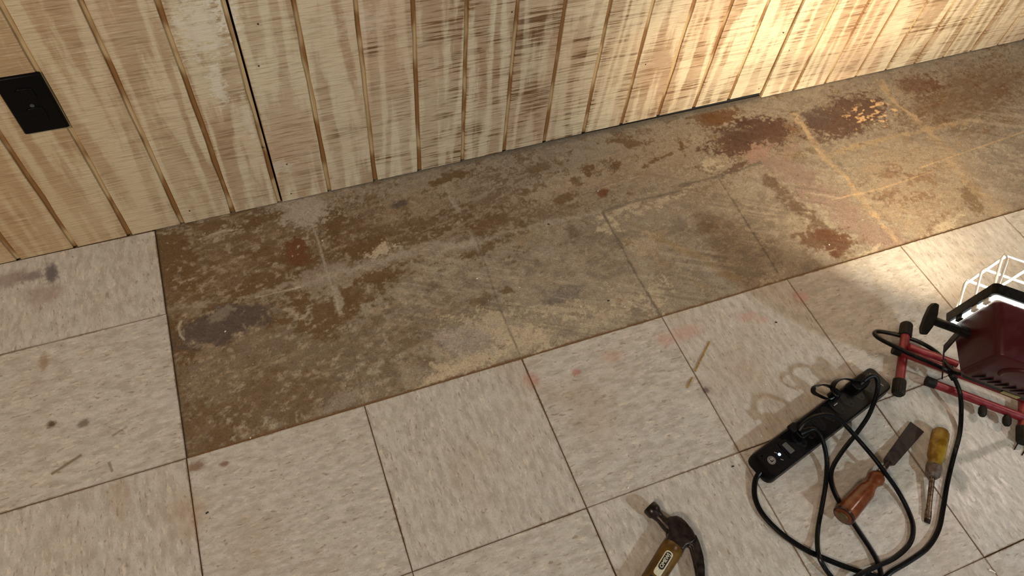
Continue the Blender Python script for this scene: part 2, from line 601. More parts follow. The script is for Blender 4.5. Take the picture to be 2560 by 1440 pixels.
def text_mesh(name, body, size, frame, parent, mat, depth=0.0002, bold=0.0, align='CENTER'):
    """flat print laid on a surface: frame = (origin, x axis, y axis)"""
    cu = bpy.data.curves.new(name, 'FONT')
    cu.body = body
    cu.size = size
    cu.extrude = depth / 2
    cu.offset = bold
    cu.align_x = align
    cu.align_y = 'CENTER'
    tmp = bpy.data.objects.new(name + '_tmp', cu)
    COL.objects.link(tmp)
    dg = bpy.context.evaluated_depsgraph_get()
    me = bpy.data.meshes.new_from_object(tmp.evaluated_get(dg))
    bpy.data.objects.remove(tmp, do_unlink=True)
    me.name = name
    O, X, Yv = [Vector([float(c) for c in v]) for v in frame]
    X.normalize()
    Yv.normalize()
    Z = X.cross(Yv)
    me.transform(Matrix(((X.x, Yv.x, Z.x, 0), (X.y, Yv.y, Z.y, 0), (X.z, Yv.z, Z.z, 0), (0, 0, 0, 1))))
    me.materials.clear()
    me.materials.append(mat)
    o = bpy.data.objects.new(name, me)
    COL.objects.link(o)
    o.parent = parent
    o.location = O - org(parent)
    ORG[o.name] = O.copy()
    return o


# ------------------------------------------------------------------ setting: floor
SLAB_Z = -0.0034
fl = MB()
fl.box((1.3, -1.45, -0.035), (5.6, 3.1, 0.06))
floor = fl.build('floor', M['slab'], smooth=False)
tag(floor, kind='structure')


def hermite(t):
    return t * t * (3 - 2 * t)


def vnoise(X, Y, seed, octaves=4, rough=0.55):
    """value noise on arrays, 0..1"""
    out = np.zeros_like(X)
    amp, tot = 1.0, 0.0
    for o_ in range(octaves):
        rs = np.random.RandomState(seed + 31 * o_)
        g = rs.rand(256, 256)
        xi, yi = np.floor(X).astype(int), np.floor(Y).astype(int)
        fx, fy = hermite(X - xi), hermite(Y - yi)
        a = g[yi % 256, xi % 256]
        b = g[yi % 256, (xi + 1) % 256]
        c = g[(yi + 1) % 256, xi % 256]
        d = g[(yi + 1) % 256, (xi + 1) % 256]
        out += amp * ((a * (1 - fx) + b * fx) * (1 - fy) + (c * (1 - fx) + d * fx) * fy)
        tot += amp
        amp *= rough
        X, Y = X * 2.03 + 5.1, Y * 2.03 + 9.7
    return out / tot


def build_subfloor():
    """bare strip where the tiles were lifted: scraped adhesive on concrete, stains at their real places"""
    PX1 = 3.6
    step = 0.0021
    xs = np.arange(-0.006, PX1, step)
    ys = np.arange(-(Y1 + T) - 0.004, 0.0145, step)
    X, Y = np.meshgrid(xs, ys)
    n1 = vnoise(X * 30, Y * 34, 1, 5)
    n2 = vnoise(X * 90, Y * 110, 11, 5, 0.62)
    n3 = vnoise(X * 9, Y * 12, 21, 4)
    n4 = vnoise((X + .3 * Y) * 40, (Y - .2 * X) * 130, 41, 4)       # scrape direction
    warpx = (vnoise(X * 22, Y * 22, 51, 4) - .5)
    warpy = (vnoise(X * 22, Y * 22, 61, 4) - .5)
    nrmz = lambda a: (a - a.mean()) / a.std()
    n5 = vnoise(X * 230, Y * 260, 81, 3, .7)
    rag = nrmz(n2) * .26 + nrmz(n1) * .20 + nrmz(n5) * .12

    def ell(px, py, rx, ry, ang=0.0, soft=0.35, ragk=1.0):
        Q = at(px, py, SLAB_Z)
        dx, dy = X - Q[0] + warpx * .02, Y - Q[1] + warpy * .02
        ca, sa = math.cos(math.radians(ang)), math.sin(math.radians(ang))
        d = np.sqrt(((dx * ca + dy * sa) / rx) ** 2 + ((-dx * sa + dy * ca) / ry) ** 2)
        d = d + rag * (.25 + .75 * ragk)
        soft = soft * .55
        return hermite(np.clip((1.0 + soft - d) / (2 * soft), 0, 1))

    def stroke(pts, w, ragk=1.0, soft=0.5):
        best = np.full(X.shape, 9.0)
        W = [at(px, py, SLAB_Z) for px, py in pts]
        for a, b in zip(W[:-1], W[1:]):
            d = b - a
            L2 = d[0] ** 2 + d[1] ** 2
            wx, wy = X + warpx * w * .8, Y + warpy * w * .8
            t = np.clip(((wx - a[0]) * d[0] + (wy - a[1]) * d[1]) / L2, 0, 1)
            dd = np.hypot(wx - a[0] - t * d[0], wy - a[1] - t * d[1])
            best = np.minimum(best, dd / (w / 2))
        best = best + rag * (.3 + .8 * ragk)
        return hermite(np.clip((1.0 + soft - best) / (2 * soft), 0, 1))

    C = lambda r, g, b: np.array(srgb(r, g, b)[:3])
    concrete, concrete2 = C(151, 141, 124), C(129, 118, 103)
    brown, olive, rust = C(103, 80, 52), C(115, 99, 78), C(106, 66, 42)
    purple, cream, chalk = C(86, 75, 70), C(186, 173, 148), C(166, 156, 142)
    pinkish, tanc, dark = C(136, 114, 102), C(154, 136, 112), C(70, 52, 38)
    redbr = C(86, 60, 47)
    col = np.empty(X.shape + (3,))
    k = hermite(np.clip((n1 - .3) / .4, 0, 1))[..., None]
    col[:] = concrete2 * (1 - k) + concrete * k

    def lay(c, mask, s=1.0):
        nonlocal col
        mk = np.clip(mask * s, 0, 1)[..., None]
        col = col * (1 - mk) + c * mk

    # broad tone of each former tile
    lay(olive, ell(640, 930, .26, .17, -8, .5, .5), .80)
    lay(brown, ell(560, 660, .24, .13, 0, .4, .8), .85)
    lay(brown, ell(960, 590, .17, .10, 0, .4, 1.1), .75)
    lay(brown, ell(1270, 520, .20, .08, 0, .5, 1.5), .60)
    lay(olive, ell(1060, 820, .10, .07, 0, .5, 1.3), .45)
    lay(tanc, ell(1060, 500, .09, .035, 10, .5, 1.3), .55)
    lay(cream, ell(1390, 470, .09, .030, 8, .6, 1.4), .42)
    lay(chalk, ell(1340, 455, .05, .016, 8, .6, 1.0), .40)
    lay(tanc, ell(1620, 400, .16, .06, 6, .5, 1.1), .45)
    lay(concrete, ell(1560, 340, .20, .03, 8, .5, .9), .7)
    lay(concrete2, ell(1820, 600, .14, .09, 0, .5, .6), .60)
    lay(olive, ell(2400, 260, .22, .08, 12, .5, .7), .80)
    lay(tanc, ell(2330, 470, .20, .13, 10, .4, .6), .80)
    lay(concrete2, ell(2520, 420, .14, .06, 10, .5, .7), .6)
    # mottling inside the brown fields
    mot = hermite(np.clip((n2 * .6 + n1 * .4 - .50) / .10, 0, 1))
    left = hermite(np.clip((0.62 - X) / .1, 0, 1))
    lay(concrete, mot * ell(600, 640, .20, .10, 0, .5, .5), .75)
    lay(tanc, mot * ell(545, 690, .09, .04, 12, .5, .9), .65)
    lay(tanc, hermite(np.clip((n4 - .54) / .08, 0, 1)), .40)
    lay(brown, hermite(np.clip((n1 * .55 + n2 * .45 - .545) / .05, 0, 1)) * hermite(np.clip((Y + .30) / .12, 0, 1)), .75)
    lay(cream, hermite(np.clip((n2 - .62) / .05, 0, 1)), .35)
    lay(concrete, hermite(np.clip((n4 - .56) / .07, 0, 1)) * hermite(np.clip((X - .42) / .2, 0, 1)), .45)
    # strong brown pools
    for a in ((432, 640, .035, .070, 10, .9), (425, 840, .018, .060, 12, .9), (650, 555, .08, .014, 8, .9),
              (745, 640, .030, .040, 0, .95), (700, 700, .07, .02, 0, .8), (830, 560, .030, .045, 0, .9),
              (895, 635, .060, .030, 8, .95), (940, 690, .050, .018, 12, .9), (800, 780, .060, .045, 0, .85),
              (880, 740, .055, .030, -10, .8), (1215, 620, .050, .014, 14, .8), (1290, 580, .05, .02, 0, .8),
              (1140, 440, .050, .012, 10, .9), (1230, 560, .04, .03, 0, .6), (1470, 425, .018, .014, 0, .95),
              (1535, 418, .018, .013, 10, .95), (1640, 402, .040, .006, 14, .9), (1445, 455, .014, .014, 0, .8),
              (1410, 498, .032, .010, 4, .85), (1560, 358, .045, .012, -22, .85), (1703, 362, .008, .022, -20, .95),
              (1770, 300, .040, .025, 0, .8), (1350, 420, .05, .012, 8, .7), (1270, 725, .014, .010, 0, .8),
              (1205, 745, .022, .010, 10, .6), (660, 1010, .10, .06, 0, .45), (500, 1080, .07, .05, 0, .5),
              (2430, 500, .022, .05, -30, .7), (1760, 575, .03, .015, 0, .4)):
        lay(brown, ell(*a[:5]), a[5])
    lay(rust, ell(747, 628, .020, .035, 0, .6, .8), .8)
    lay(rust, ell(1507, 482, .012, .010, 0, .6, .5), .9)
    lay(rust, ell(1553, 747, .010, .008, 0, .5, .8), .8)
    mb_ = hermite(np.clip((nrmz(n1) * .6 + nrmz(n2) * .5 - .1) / .7, 0, 1))
    lay(C(112, 84, 58), ell(2420, 235, .26, .075, 12, .6, .5) * np.clip(mb_ + .45, 0, 1), .80)
    lay(C(116, 86, 60), ell(2250, 470, .22, .11, 10, .6, .6) * mb_, .70)
    lay(C(120, 90, 62), ell(2480, 330, .16, .05, 10, .6, .7) * mb_, .7)
    lay(C(110, 78, 52), ell(1960, 330, .06, .05, 0, .5, .6) * np.clip(mb_ + .3, 0, 1), .8)
    lay(C(112, 82, 56), ell(2330, 570, .16, .02, 14, .6, .8) * mb_, .7)
    # dark round burn near the left edge
    lay(purple, ell(560, 812, .088, .034, 6, .45, .35), .88)
    lay(concrete, ell(556, 790, .020, .010, 20, .6, 1.0), .5)
    lay(purple, ell(1001, 512, .020, .012, 10, .5, .5), .85)
    lay(C(112, 106, 98), ell(1400, 742, .055, .018, 10, .9, .6), .75)
    lay(C(104, 92, 78), ell(1480, 600, .06, .05, 0, .9, .6), .35)
    # big dark red stain near the step of the siding, and its neighbour with flaked specks
    lay(redbr, ell(1875, 345, .115, .060, 8, .3, .45), .95)
    lay(C(104, 70, 38), ell(1800, 290, .050, .025, 8, .4, .8), .85)
    lay(dark, ell(1850, 335, .045, .035, 20, .5, .7), .50)
    lay(redbr, ell(1845, 415, .055, .010, 14, .4, .9), .80)
    lay(C(150, 124, 108), ell(1895, 382, .048, .022, 18, .25, .9), .92)
    lay(C(150, 124, 106), ell(1975, 385, .035, .018, 18, .4, .9), .7)
    lay(redbr, ell(2110, 290, .135, .055, 10, .4, .4), .88)
    lay(purple, ell(2050, 290, .05, .03, 10, .6, .6), .45)
    lay(C(100, 62, 38), ell(2290, 215, .070, .035, 0, .5, .9), .70)
    fle = hermite(np.clip((vnoise((X + .4 * Y) * 70, (Y - .1 * X) * 130, 71, 2) - .60) / .06, 0, 1))
    lay(C(214, 178, 128), fle * ell(2185, 282, .075, .045, 0, .5, .4), .95)
    lay(concrete, ell(1960, 262, .045, .012, 8, .6, .7), .7)
    # pink and brown diagonals right of it
    lay(pinkish, stroke([(1950, 410), (2040, 480), (2150, 570), (2240, 610)], .075, .9), .70)
    lay(C(94, 72, 52), stroke([(1925, 450), (1975, 500), (2050, 560), (2110, 610)], .035, .7), .80)
    lay(C(96, 62, 38), ell(2060, 600, .06, .03, -20, .5, .8), .75)
    lay(C(92, 62, 40), stroke([(2030, 560), (2060, 600), (2120, 625)], .035, 1.0), .6)
    lay(C(146, 128, 96), stroke([(1640, 590), (1760, 650), (1840, 700)], .018, 1.0), .6)
    lay(C(146, 128, 96), stroke([(1560, 600), (1700, 680), (1780, 730)], .010, 1.2), .5)
    lay(C(150, 130, 96), stroke([(1560, 540), (1640, 600), (1700, 620)], .010, 1.2), .5)
    # cream crusts
    for a in ((755, 530, .042, .045, 0, .80), (770, 560, .025, .035, 0, .7), (955, 628, .022, .014, 10, .9),
              (548, 590, .035, .008, 14, .6), (560, 596, .02, .006, 14, .5), (1240, 830, .075, .030, -10, .75),
              (1170, 905, .060, .020, 12, .75), (1330, 850, .090, .018, 12, .60), (1100, 940, .04, .01, 12, .6),
              (1400, 770, .085, .010, -18, .60), (1600, 620, .020, .030, -50, .45), (1640, 740, .022, .030, -40, .65),
              (1522, 565, .020, .016, 0, .85), (1500, 540, .012, .010, 0, .7), (1640, 510, .07, .010, 12, .70),
              (1560, 520, .05, .008, 12, .75), (1330, 580, .05, .012, 8, .35), (1560, 740, .04, .02, 0, .4),
              (1500, 800, .10, .012, 15, .45), (1940, 690, .030, .010, 15, .7), (2150, 645, .05, .008, 15, .6),
              (2330, 590, .10, .012, 15, .6), (2240, 230, .012, .02, 0, .4), (1600, 860, .04, .01, 15, .4),
              (1780, 410, .03, .014, 0, .6), (860, 1000, .05, .012, 10, .45)):
        lay(cream if a[0] > 1000 or a[0] == 955 else chalk, ell(*a[:5], .4, 1.7), a[5])
    lay(C(150, 142, 138), ell(1165, 850, .055, .030, -12, .5, .7), .55)
    # ghost joints of the lifted tiles
    ghost_row = [(414, 775), (520, 760), (640, 735), (790, 692), (905, 668), (985, 640), (1060, 628), (1190, 600), (1330, 566),
                 (1500, 530)]
    brk = hermite(np.clip((n1 - .36) / .2, 0, 1))
    lay(chalk, stroke(ghost_row, .013, 1.5) * brk, .62)
    lay(chalk, stroke([(905, 668), (985, 640), (1060, 626), (1180, 606)], .026, 1.6), .60)
    lay(chalk, stroke([(770, 700), (830, 680), (860, 672)], .040, 1.3), .55)
    lay(chalk, stroke([(776, 545), (800, 620), (820, 688), (838, 745), (850, 790)], .005, .9) * brk, .75)
    lay(chalk, stroke([(832, 720), (848, 770)], .014, 1.3), .8)
    lay(chalk, stroke([(1112, 462), (1150, 540), (1190, 600), (1200, 640)], .010, 1.2) * brk, .65)
    lay(concrete2 * .6, stroke([(1190, 600), (1215, 665), (1245, 760), (1300, 888)], .0035, 1.0), .6)
    lay(concrete2 * .55, stroke([(1507, 532), (1560, 630), (1610, 720), (1650, 788)], .0055, .9), .8)
    lay(concrete2 * .6, stroke([(1798, 450), (1850, 530), (1900, 610), (1944, 682)], .0045, .9), .75)
    lay(concrete2 * .6, stroke([(865, 800), (895, 930), (912, 1008)], .003, .8), .5)
    lay(concrete2 * .55, stroke([(1700, 466), (1760, 450), (1850, 425), (1900, 408)], .007, 1.4), .75)
    lay(concrete2 * .65, stroke([(1510, 528), (1600, 500), (1700, 478)], .007, 1.0), .7)
    lay(C(184, 160, 124), stroke([(1985, 285), (2030, 350), (2055, 392)], 0.013, 1.9) * np.clip(brk + .45, 0, 1), 0.84)
    lay(C(176, 152, 118), stroke([(2055, 392), (2110, 440), (2170, 520), (2240, 602)], 0.013, 1.6) * np.clip(brk + .45, 0, 1), 0.95)
    lay(C(172, 150, 118), stroke([(2200, 205), (2240, 262), (2290, 295)], 0.016, 1.8) * np.clip(brk + .45, 0, 1), 0.95)
    lay(C(168, 146, 116), stroke([(2290, 295), (2340, 350), (2420, 460), (2500, 530)], 0.022, 1.7) * np.clip(brk + .45, 0, 1), 0.73)
    lay(C(166, 144, 112), stroke([(2060, 392), (2150, 365), (2260, 335), (2330, 320), (2450, 300)], 0.014, 1.7) * np.clip(brk + .45, 0, 1), 0.84)
    lay(C(200, 168, 124), stroke([(2300, 420), (2560, 330)], .003, .4), .6)
    lay(C(200, 168, 124), stroke([(2080, 500), (2210, 470), (2330, 430)], .003, .6), .5)
    # scraper marks running down to the right
    al, ac = X * .876 - Y * .482, X * .482 + Y * .876
    sc1 = nrmz(vnoise(al * 7, ac * 120, 91, 4))
    sc2 = nrmz(vnoise(al * 5 + 3, ac * 60, 95, 3))
    zone = hermite(np.clip((X - .25) / .35, 0, 1)) * hermite(np.clip((-Y - .14) / .14, 0, 1))
    zone = zone * hermite(np.clip((nrmz(n3) + .2 + .4 * nrmz(n1)) / 1.4, 0, 1))
    lay(C(176, 164, 144), hermite(np.clip((sc1 - .7) / .8, 0, 1)) * zone, .50)
    lay(C(92, 78, 64), hermite(np.clip((-sc1 - .9) / .7, 0, 1)) * zone, .40)
    lay(C(112, 98, 84), hermite(np.clip((sc2 - .8) / .6, 0, 1)) * hermite(np.clip((X - .7) / .3, 0, 1)) * hermite(np.clip((-nrmz(n3) + .2) / 1.2, 0, 1)), .35)
    # pale scratches
    for s_ in (([(500, 600), (530, 588), (560, 578), (610, 574)], .0030), ([(505, 612), (560, 588), (605, 578)], .0022), ([(640, 745), (700, 730), (760, 716)], .0030),
               ([(453, 804), (446, 818), (450, 836), (460, 850)], .0035), ([(1480, 710), (1560, 750), (1640, 775)], .002),
               ([(1540, 740), (1620, 780)], .002), ([(690, 510), (800, 540)], .0015), ([(1505, 470), (1600, 440)], .001)):
        lay(C(180, 170, 152), stroke(s_[0], s_[1], 1.2), .75)
    # grey cement band along the wall and glue line along the cut tiles
    wallband = hermite(np.clip((Y + .004 + (n1 - .5) * .03) / .010, 0, 1)) * (X < 1.5)
    lay(C(124, 114, 98), wallband, .75)
    cut = hermite(np.clip((-(Y1 + T) + .006 + (n2 - .5) * .006 - Y) / .003, 0, 1))
    lay(C(112, 84, 54), cut, .9)
    corner = hermite(np.clip((.018 + (n1 - .5) * .02 - X) / .006, 0, 1))
    lay(C(104, 84, 58), corner, .4)
    lay(C(40, 30, 20), hermite(np.clip((.0035 - X) / .003, 0, 1)), .9)
    # alpha: strength of the trowel lines
    cb = np.zeros_like(X)
    for a in ((1030, 720, .22, .10, 0, 1.0), (1200, 860, .16, .06, 0, 1.0), (1420, 700, .25, .09, 0, .9),
              (1560, 800, .14, .05, 0, 1.0), (2260, 460, .20, .12, 0, .9), (500, 700, .16, .06, 0, .6),
              (1450, 460, .14, .06, 0, .8), (660, 860, .2, .1, 0, .3), (1640, 440, .10, .05, 0, .7)):
        cb = np.maximum(cb, ell(*a[:5], .6, .5) * a[5])
    rgba = np.concatenate([np.clip(col, 0.005, 1), np.clip(cb + .12, 0, 1)[..., None]], axis=2)
    # real relief: ridges of thinset in the old joints, pits elsewhere
    Z = SLAB_Z + .0012 + (n1 - .5) * .0009 + (n2 - .5) * .0007
    Z += .0007 * stroke(ghost_row, .017, .8) + .0006 * stroke([(776, 545), (820, 688), (850, 790)], .010, .6)
    Z += .0006 * ell(755, 530, .042, .045, 0, .4, 1.5)
    Z -= .0010 * stroke([(1507, 532), (1650, 788)], .006, .4) + .0010 * stroke([(1798, 450), (1944, 682)], .006, .4)
    Z = np.minimum(Z, -.0006)
    ny, nx = X.shape
    verts = np.stack([X, Y, Z], -1).reshape(-1, 3)
    idx = np.arange(nx * ny).reshape(ny, nx)
    quads = np.stack([idx[:-1, :-1], idx[:-1, 1:], idx[1:, 1:], idx[1:, :-1]], -1).reshape(-1, 4)
    me = bpy.data.meshes.new('bare_subfloor')
    me.vertices.add(len(verts))
    me.vertices.foreach_set('co', verts.astype(np.float32).ravel())
    me.loops.add(quads.size)
    me.loops.foreach_set('vertex_index', quads.astype(np.int32).ravel())
    me.polygons.add(len(quads))
    me.polygons.foreach_set('loop_start', (np.arange(len(quads)) * 4).astype(np.int32))
    me.polygons.foreach_set('use_smooth', np.ones(len(quads), bool))
    me.update(calc_edges=True)
    ca = me.color_attributes.new('residue', 'FLOAT_COLOR', 'POINT')
    ca.data.foreach_set('color', rgba.reshape(-1, 4).astype(np.float32).ravel())
    me.materials.append(M['residue'])
    o = bpy.data.objects.new('bare_subfloor', me)
    COL.objects.link(o)
    o.parent = floor
    tag(o, 'bare scraped strip of brown adhesive and grey concrete along the wall')
    return o


build_subfloor()

# tiles: 12 inch squares, grain turned a quarter from tile to tile
GAP = 0.0008


def tile_mesh(name, x0, x1, y0, y1, round_corner=False):
    """slab with softened rim; coordinates relative to the centre of the uncut tile"""
    h0, h1 = -0.0030, 0.0
    b = 0.0006
    def ring(dx, z):
        return [(x0 + dx, y0 + dx, z), (x1 - dx, y0 + dx, z), (x1 - dx, y1 - dx, z), (x0 + dx, y1 - dx, z)]
    vs = ring(0, h0) + ring(0, h1 - b) + ring(b, h1)
    fs = [(3, 2, 1, 0), (8, 9, 10, 11)]
    for k in range(2):
        for i in range(4):
            j = (i + 1) % 4
            fs.append((4 * k + i, 4 * k + j, 4 * k + 4 + j, 4 * k + 4 + i))
    me = bpy.data.meshes.new(name)
    me.from_pydata(vs, [], fs)
    me.materials.append(M['tile'])
    return me


half = T / 2 - GAP / 2
full = tile_mesh('tile', -half, half, -half, half)
n_tile = 0
for j in range(-1, 8):            # rows away from the wall: row -1 is the cut row at the wall
    for i in range(-4, 12):
        cx = (i + .5) * T
        cy = -(Y1 + (j + .5) * T)
        if j <= 0 and i >= 0:
            continue              # lifted tiles
        turn = (i + j + 1) % 2
        if j == -1:               # cut tiles at the wall
            yt = min(half, -0.0015 - cy)
            if turn:
                me = tile_mesh('tile_cut', -half, yt, -half, half)
            else:
                me = tile_mesh('tile_cut', -half, half, -half, yt)
        else:
            me = full
        t = bpy.data.objects.new('tile', me)
        COL.objects.link(t)
        t.parent = floor
        jz = 0.0002 * random.random()
        t.location = (cx + random.uniform(-.0004, .0004), cy + random.uniform(-.0004, .0004), -jz)
        t.rotation_euler = (0, 0, math.pi / 2 if turn else 0)
        n_tile += 1

# ------------------------------------------------------------------ setting: wall with grooved plywood panels
WALL_H = 1.30
wb = MB()
wb.box((1.3, 0.036 + .001, WALL_H / 2 - .004), (5.6, 0.04, WALL_H + .004))
wall = wb.build('wall_back', M['gap_shade'], smooth=False)
tag(wall, kind='structure')


def siding_panel(x0, x1, zb0, zb1, y=0.0, seam_left=0.0):
    """grooved sheet: core sheet carrying the raised strips between grooves"""
    def P(xx, yy, zz):
        return (xx, y + yy + SKEW * xx, zz)
    zb = lambda xx: zb0 + (zb1 - zb0) * (xx - x0) / (x1 - x0)
    core = MB()
    a, b_ = x0 + .0006, x1 - (.0030 if seam_left > .01 else .001)
    core.add([P(a, .0035, zb(a)), P(b_, .0035, zb(b_)), P(b_, .0035, WALL_H), P(a, .0035, WALL_H),
              P(a, .012, zb(a)), P(b_, .012, zb(b_)), P(b_, .012, WALL_H), P(a, .012, WALL_H)],
             [(0, 1, 2, 3), (4, 7, 6, 5), (0, 4, 5, 1), (1, 5, 6, 2), (2, 6, 7, 3), (3, 7, 4, 0)])
    pn = core.build('panel', M['groove'], wall, smooth=False)
    n = int(round((x1 - x0) / PITCH))
    gw = 0.0088
    for k in range(n):
        xa = x0 + k * PITCH + (gw / 2 if k else .0012)
        xb = x0 + (k + 1) * PITCH - (gw / 2 if k < n - 1 else seam_left)
        rs = random.Random(int(xa * 1000))
        nz = 26
        vs, fs = [], []
        ph = rs.uniform(0, 9)
        for q in range(nz + 1):
            f = q / nz
            ja = .0007 * math.sin(ph + q * 1.9) * rs.uniform(.2, 1) + (.0012 if rs.random() < .08 else 0)
            jb = .0007 * math.sin(ph * 2 + q * 2.3) * rs.uniform(.2, 1) - (.0012 if rs.random() < .08 else 0)
            aa, bb = xa + ja, xb + jb
            za = zb(xa) + (WALL_H - zb(xa)) * f
            vs += [P(aa, .0035, za), P(aa + .0004, 0, za), P(bb - .0004, 0, za), P(bb, .0035, za)]
        for q in range(nz):
            o_ = q * 4
            fs += [(o_, o_ + 4, o_ + 5, o_ + 1), (o_ + 1, o_ + 5, o_ + 6, o_ + 2), (o_ + 2, o_ + 6, o_ + 7, o_ + 3)]
        fs += [(0, 1, 2, 3), (nz * 4, nz * 4 + 3, nz * 4 + 2, nz * 4 + 1)]
        mb = MB()
        mb.add(vs, fs)
        mb.build('plank', M['siding'], pn, smooth=False)
    return pn


W12 = 12 * PITCH
panels = [siding_panel(XS - W12, XS, 0.0012, 0.0008, seam_left=.0105),
          siding_panel(XS - 1.5 * W12, XS - W12, 0.0012, 0.0012, seam_left=.006),
          siding_panel(XS, XS + W12, 0.0008, 0.0165, seam_left=.006),
          siding_panel(XS + W12, XS + 2 * W12, 0.0006, 0.0022, y=-.0035, seam_left=.006),
          siding_panel(XS + 2 * W12, XS + 2.5 * W12, 0.002, 0.002, seam_left=.006)]
# nail heads
panels.insert(4, panels.pop(1))
for (px, py, pi) in ((647, 165, 1), (657, 369, 0), (717, 411, 1), (474, 527, 0), (728, 484, 1), (1959, 82, 2), (1973, 126, 2),
                     (1614, 161, 1), (1566, 303, 1), (1897, 222, 1), (645, 60, 1), (1280, 30, 1)):
    y_ = -.0035 if pi == 2 else 0.0
    Q = at_wall(px, py, y_)
    Q = at_wall(px, py, y_ + SKEW * Q[0])
    nb = MB()
    nb.lathe(Q + np.array([0, .0008, 0]), Q + np.array([0, -.0006, 0]), [(0, .0018), (.001, .0018), (.0014, .0012)], 8)
    nb.build('nail_head', M['nail'], panels[pi])

# ------------------------------------------------------------------ wall outlet
c_ = np.array([-0.0800, SKEW * -.08, 0.3535])
OW, OH = 0.0700, 0.1150
outlet = empty('wall_outlet', c_, 'black duplex wall outlet on the plywood siding at the left', 'outlet')
ob = MB(c_)
ob.prism([(-OW / 2, -OH / 2), (OW / 2, -OH / 2), (OW / 2, OH / 2), (-OW / 2, OH / 2)], 0, 0)
ob = MB(c_, ((1, 0, 0), (0, 0, 1), (0, -1, 0)))
r1 = [(-OW / 2, -OH / 2), (OW / 2, -OH / 2), (OW / 2, OH / 2), (-OW / 2, OH / 2)]
ob.prism(r1, 0.0, 0.0055, top=[(x_ * .93, y_ * .955) for x_, y_ in r1])
ob.build('cover_plate', M['outlet_black'], outlet, bevel=.0015)
M['outlet_face'] = simple('black_receptacle_face', (0.0018, 0.0018, 0.002), 0.3, grain=0.1, gscale=200, spec=0.12)
for sgn in (-1, 1):
    rb = MB(c_, ((1, 0, 0), (0, 0, 1), (0, -1, 0)))
    pts = []
    for k in range(24):
        th = 2 * math.pi * k / 24
        pts.append((max(-.0135, min(.0135, .017 * math.cos(th))), sgn * .0195 + max(-.0145, min(.0145, .017 * math.sin(th)))))
    rb.prism(pts, .0050, .0068)
    rc = rb.build('receptacle', M['outlet_face'], outlet, bevel=.0006)
    sb = MB(c_, ((1, 0, 0), (0, 0, 1), (0, -1, 0)))
    sb.box((-.0063, sgn * .0195 + .003, .00695), (.0022, .0085, .0004))
    sb.box((.0063, sgn * .0195 + .003, .00695), (.0022, .0070, .0004))
    sb.lathe((0, sgn * .0195 - .0075, .0067), (0, sgn * .0195 - .0075, .0071), [(0, .0026), (.0004, .0026)], 12, up=(0, 1, 0))
    sb.build('slot', M['outlet_black'], rc)
M['screw'] = simple('dull_steel', (0.20, 0.19, 0.18), 0.35, metal=1.0, grain=0.2, gscale=500)
sb = MB(c_, ((1, 0, 0), (0, 0, 1), (0, -1, 0)))
sb.lathe((0, 0, .0052), (0, 0, .0068), [(0, .0034), (.001, .0034), (.0015, .0022)], 14, up=(0, 1, 0))
sb.build('screw', simple('black_screw', (0.05, 0.05, 0.052), 0.3), outlet)

#@@OBJECTS@@
# ================================================================== materials of the things
M['red_paint'] = simple('dark_red_enamel', (0.048, 0.003, 0.0045), 0.40, spec=0.3, grain=0.06, gscale=40, coat=0.1)
M['tube_red'] = simple('red_tube_enamel', (0.17, 0.012, 0.018), 0.36, grain=0.15, gscale=80)
M['rubber'] = simple('dark_rubber', (0.009, 0.008, 0.0055), 0.6, grain=0.35, gscale=160, spec=0.2)
M['bezel'] = simple('black_bezel_paint', (0.005, 0.004, 0.0035), 0.42, grain=0.2, gscale=120, spec=0.2)
M['white_wire'] = simple('white_coated_wire', (0.80, 0.78, 0.72), 0.35, grain=0.05, gscale=300)
M['cord'] = simple('black_rubber_cord', (0.0016, 0.0022, 0.0030), 0.34, grain=0.2, gscale=400, spec=0.22)
M['strip'] = simple('black_strip_plastic', (0.0026, 0.0023, 0.0028), 0.36, grain=0.15, gscale=260, spec=0.16)
M['strip_dark'] = simple('deep_black_plastic', (0.0012, 0.0012, 0.0014), 0.5, grain=0.1, gscale=260, spec=0.15)
M['strip_grey'] = simple('charcoal_outlet_face', (0.006, 0.006, 0.0075), 0.36, grain=0.12, gscale=260, spec=0.2)
M['print_white'] = simple('pale_grey_print', (0.26, 0.24, 0.23), 0.6, grain=0.1, gscale=900)
M['switch_grey'] = simple('grey_rocker', (0.085, 0.085, 0.09), 0.4, grain=0.1, gscale=300)
M['steel_dark'] = simple('dark_worn_steel', (0.030, 0.021, 0.018), 0.36, metal=0.6, grain=0.45, gscale=70, bump=0.25)
M['steel_blade'] = simple('brown_oxidised_blade', (0.042, 0.029, 0.027), 0.55, metal=0.35, grain=0.25, gscale=90, bump=0.2)
M['steel'] = simple('scratched_steel', (0.40, 0.38, 0.35), 0.34, metal=1.0, grain=0.35, gscale=140)
M['chalk_print'] = simple('cream_print', (0.58, 0.56, 0.42), 0.6, grain=0.25, gscale=900)
M['red_print'] = simple('faded_red_print', (0.38, 0.13, 0.12), 0.6, grain=0.3, gscale=900)
M['black_print'] = simple('black_print', (0.010, 0.008, 0.012), 0.5, grain=0.3, gscale=900)


def handle_material(name, deep, pale, trans=0.35, rough=0.16):
    m, nt, b = new_mat(name)
    N = NT(nt)
    n = N.noise(N.obj(), 45.0, 3, 0.6)
    N.put(b.inputs['Base Color'], N.mix(N.smooth(n, 0.35, 0.68), deep, pale))
    b.inputs['Roughness'].default_value = rough
    b.inputs['Transmission Weight'].default_value = trans
    b.inputs['IOR'].default_value = 1.46
    N.put(b.inputs['Normal'], N.bump(N.noise(N.obj(), 300.0, 3, 0.6), 0.12, 0.0006))
    return m


